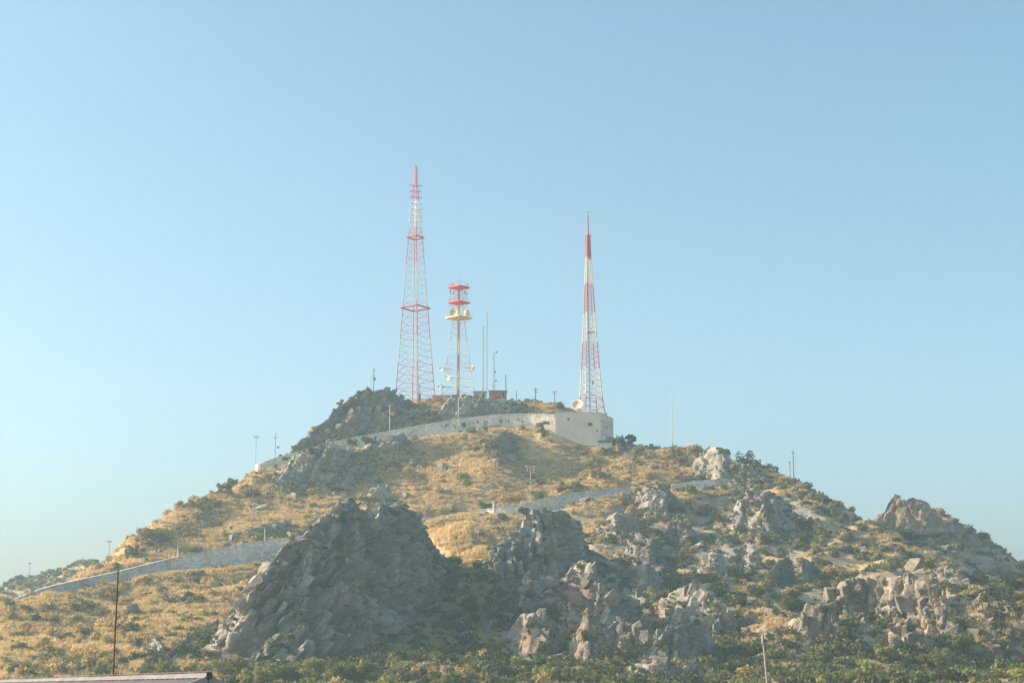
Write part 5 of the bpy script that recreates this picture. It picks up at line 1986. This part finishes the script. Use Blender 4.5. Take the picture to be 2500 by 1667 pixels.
tree('round green bush in the middle of the lower left slope', 460, 1478, 40, 34, 'green', None, trunk=0.1, name='round_bush', n=1100)
for (a, b_, w, h, t, lb) in ((560, 1662, 90, 60, 'olive', 'olive thicket just right of the metal roof'), (690, 1672, 90, 62, 'green', 'green tree at the lower edge below the huge crag'), (770, 1668, 80, 64, 'lime', 'yellow green tree at the lower edge below the huge crag'),
                             (850, 1672, 90, 54, 'green', 'second green tree at the lower edge below the huge crag'), (900, 1664, 50, 56, 'lime', 'small yellow green tree at the lower edge, right of the larger one'), (980, 1674, 90, 48, 'grey', 'brownish bush at the lower edge below the gully'),
                             (620, 1676, 100, 44, 'lime', 'pale yellow green brush along the lower edge by the roof'), (1340, 1676, 100, 50, 'lime', 'yellow green bush at the lower edge under the orange stained rock'), (1420, 1680, 90, 44, 'olive', 'olive bush at the lower edge right of the yellow green one'),
                             (2160, 1620, 60, 44, 'lime', 'yellow green bush between the smooth slab and the near spur'), (2290, 1640, 100, 60, 'green', 'green bush on the near spur by the right edge'), (2345, 1600, 70, 60, 'green', 'upper green bush on the near spur'),
                             (500, 1600, 60, 70, 'green', 'green tree beside the left foot of the huge crag')):
    tree(lb, a, b_, w, h, t, None, 18, 1500, trunk=0.15, leaf=0.2)

# brush rooted on ledges of the crags, stones at their feet
lp = np.concatenate(LEDGE)
k = RNG.integers(0, len(lp), 4200)
lp = lp[k]
lpx, lpy = project(lp)
cl = fbm(lp / 5.0, 3, 500)
lp = lp[cl > 0.02]
n = len(lp)
lpx, lpy = project(lp)
lt = RNG.choice([0, 1, 2, 4, 5], n, p=[0.22, 0.36, 0.14, 0.18, 0.10])
s = np.clip(0.25 + RNG.gamma(2.0, 0.2, n), 0.25, 1.3)
scatter('ledge_brush', lp, np.stack([np.zeros(n), np.zeros(n), RNG.uniform(0, 6.28, n)], 1), np.stack([s, s, s], 1), lt * NV + RNG.integers(0, NV, n), hid, 'small dry shrubs rooted in the rock ledges')
fp = np.concatenate(CRAGFOOT)
k = RNG.integers(0, len(fp), 5200)
q = fp[k].copy()
q[:, 0] += RNG.normal(0, 2.2, len(q))
q[:, 1] += -np.abs(RNG.normal(0, 3.0, len(q))) + 1.0
q[:, 2] = hz(q[:, 0], q[:, 1])
bad = near_wall(q[:, 0], q[:, 1])
qa, qb = project(q)
bad |= gmask(qa, qb, 1120, 1315, 80, 55) > 0.4
q = q[~bad]
n = len(q)
s = np.clip(0.2 + RNG.gamma(1.5, 0.3, n), 0.2, 1.9)
rt = RNG.uniform(-0.6, 0.6, (n, 3)); rt[:, 2] = RNG.uniform(0, 6.28, n)
isr = RNG.uniform(size=n) < 0.28
scatter('talus', q[isr], rt[isr], np.stack([s * 1.1, s * 0.9, s * 1.1], 1)[isr], RNG.integers(0, 8, int(isr.sum())), rcol, 'broken stones at the feet of the crags')
ns = ~isr
m_n = int(ns.sum())
lt = RNG.choice([0, 1, 2, 4, 5], m_n, p=[0.14, 0.36, 0.14, 0.28, 0.08])
s2 = np.clip(0.4 + RNG.gamma(2.0, 0.28, m_n), 0.4, 2.0)
scatter('foot_brush', q[ns] - np.array([0, 0, 0.1]), np.stack([np.zeros(m_n), np.zeros(m_n), RNG.uniform(0, 6.28, m_n)], 1), np.stack([s2, s2, s2 * 0.95], 1), lt * NV + RNG.integers(0, NV, m_n), hid, 'brush growing at the feet of the crags')

# labels of the single shrubs and boulders: by the nearest thing one can find
SHORT = [('huge jagged grey crag', 'huge jagged crag'), ('dark craggy outcrop', 'spiky dark outcrop'), ('tilted grey crag', 'tilted rusty crag'), ('squat rock', 'squat orange stained rock'), ('pair of slim pale', 'slim pale pinnacles'), ('rounded dark rock mound', 'rounded dark mound'), ('low grey rock dome', 'low rock dome'),
         ('blocky grey buttress', 'blocky buttress'), ('long ridge of rounded', 'ridge of rock pillars'), ('shorter rock spur', 'short rock spur'), ('smooth bare grey slab', 'smooth bare slab'), ('pale limestone cliff', 'pale limestone cliff'), ('broad pale slab', 'broad pale slab'), ('pale weathered rock', 'rock ending the lower wall'),
         ('small pale rock', 'small grass topped rock'), ('warm tinted rock knob', 'warm tinted knob'), ('grey shelving rock', 'shelving grey rock'), ('broken grey rocks', 'broken grey rocks'), ('rocky knob under', 'rocky skyline knob'), ('twin headed', 'twin headed far summit'), ('steep rock summit', 'steep summit rock'), ('dark cliff under the brick', 'cliff under the brick hut'),
         ('dark brushy cliff', 'brushy cliff'), ('small grey tooth', 'small grey rock tooth'), ('low band of grey', 'low grey rock band'), ('thin pale rock rib', 'thin pale rock rib'), ('flat pale ledge', 'flat rock ledge over the roof'), ('streaky pale rock', 'streaky rock ledges'), ('rocky rib', 'rocky rib of the near spur'),
         ('tall floodlight pole', 'four lamp floodlight pole'), ('short white post', 'short white post'), ('pale lamp post at the right', 'lamp post at the wall end'), ('pale lamp post halfway', 'lamp post halfway along the wall'), ('pale lamp post nearest', 'lamp post by the roof pipe'), ('bright yellow bush', 'lone bright yellow bush'), ('orange yellow bush', 'orange yellow bush'),
         ('tan twiggy bush', 'tan twiggy bush'), ('round green bush in', 'round green bush'), ('olive thicket', 'olive thicket by the roof'), ('broad green mound', 'broad green mound of brush'), ('bare branched', 'bare branched tree'), ('wide green brush mass', 'lower left skyline brush'), ('green bush on the near', 'green bush on the near spur'), ('yellow green tree', 'yellow green tree below the crag')]
marks = []
for lab, a, b_, w in LAND:
    for key, sh in SHORT:
        if lab.startswith(key):
            marks.append((sh, a, b_, w))
            break
lab_of = {}
for rec in TODO:
    o, col, kind, a, b_, r, asp = rec
    best = min(marks, key=lambda m: math.hypot(max(0, abs(a - m[1]) - m[3] * 0.4), b_ - m[2]))
    dx, dy = a - best[1], b_ - best[2]
    gap = math.hypot(dx, dy)
    where = ('left of' if dx < 0 else 'right of') if abs(dx) > abs(dy) * 1.1 else ('above' if dy < 0 else 'below')
    far = 'close ' if gap < 70 + best[3] * 0.3 else ('' if gap < 150 else 'well ')
    lab_of.setdefault((col, kind, far + where, best[0]), []).append(rec)
for (col, kind, where, nm), recs in lab_of.items():
    recs.sort(key=lambda q_: -q_[5])
    for i, rec in enumerate(recs):
        lb = '%s %s %s the %s' % (col, kind, where, nm)
        if len(recs) == 2:
            lb = ('larger ' if i == 0 else 'smaller ') + lb
        elif len(recs) == 3:
            lb = ('largest ', 'middle sized ', 'smallest ')[i] + lb
        elif len(recs) > 3:
            if i == 0:
                lb = 'largest ' + lb
            else:
                xs = sorted(recs[1:], key=lambda q_: q_[3])
                if rec is xs[0]:
                    lb = 'leftmost lesser ' + lb
                elif rec is xs[-1]:
                    lb = 'rightmost lesser ' + lb
                else:
                    j = xs.index(rec)
                    lb = ('second', 'third', 'fourth', 'fifth', 'sixth', 'seventh', 'eighth')[min(j - 1, 6)] + ' from left ' + lb
        tag(rec[0], lb, kind, kind + 's near the ' + nm)

# ------------------------------------------------------------------ far ridge at left, then the air
def far_ridge(name, crest, D, drop):
    crest = np.array(crest, float)
    us = np.linspace(crest[0, 0], crest[-1, 0], 220)
    pyc = np.interp(us, crest[:, 0], crest[:, 1]) - 3.0 * fbm(np.stack([us / 14, us * 0, us * 0], 1), 4, 400)
    top = P(us, pyc, D)
    rows = []
    for w in np.linspace(-1, 1, 61):
        q = top.copy()
        q[:, 1] += w * drop * 1.6
        q[:, 2] = np.maximum(-2, top[:, 2] - abs(w) ** 1.3 * (drop + 0 * top[:, 2]))
        rows.append(q)
    G = np.array(rows)
    f = G.reshape(-1, 3)
    f[:, 2] += fbm(f / 9.0, 4, 410) * 1.6
    n0, n1 = G.shape[:2]
    ix = np.arange(n0 * n1).reshape(n0, n1)
    qd = np.stack([ix[:-1, :-1], ix[:-1, 1:], ix[1:, 1:], ix[1:, :-1]], -1).reshape(-1, 4)
    me = mesh_np(name, f, qd, M['hill'], True, {'rocky': np.full(len(f), 0.12) + 0.2 * fbm(f / 12, 3, 420)})
    o = link(bpy.data.objects.new(name, me))
    o['kind'] = 'structure'
    return G


fr_ = far_ridge('far_hill', [(-200, 1520), (-60, 1480), (0, 1451), (28, 1422), (43, 1411), (63, 1418), (98, 1405), (150, 1389), (193, 1376), (230, 1370), (300, 1385), (420, 1420)], 640, 48.0)
G = fr_[8:36, :].reshape(-1, 3)
k = RNG.integers(0, len(G), 2600)
fp = G[k]
n = len(fp)
ty = RNG.choice([0, 1, 4, 5], n, p=[0.15, 0.4, 0.35, 0.1])
s = RNG.uniform(0.7, 1.9, n)
scatter('far_scrub', fp, np.stack([np.zeros(n), np.zeros(n), RNG.uniform(0, 6.28, n)], 1), np.stack([s, s, s], 1), ty * NV + RNG.integers(0, NV, n), hid, 'dark scrub on the far left hill')
o, top = None, V(73, 1376, 640)
o = empty('lamp_post', (top.x, top.y, top.z - 7.5), 'tiny pole on the far left hill', 'lamp post')
mast(o, (top.x, top.y, top.z - 7.5), top, 0.14, M['steel'], 'shaft')
lamp_cluster(o, top, 0.4)

hzm = bpy.data.materials.new('haze')
hzm.use_nodes = True
nt = hzm.node_tree
for n_ in list(nt.nodes):
    nt.nodes.remove(n_)
vo = nt.nodes.new('ShaderNodeVolumePrincipled')
vo.inputs['Color'].default_value = (0.55, 0.84, 0.98, 1)
vo.inputs['Density'].default_value = 0.00034
vo.inputs['Anisotropy'].default_value = 0.25
ou = nt.nodes.new('ShaderNodeOutputMaterial')
nt.links.new(vo.outputs[0], ou.inputs['Volume'])
hb = MB()
hb.box((20, 400, 79.0), (1000, 1000, 164.0))
hzo = hb.obj('haze', hzm)
hzo['kind'] = 'stuff'
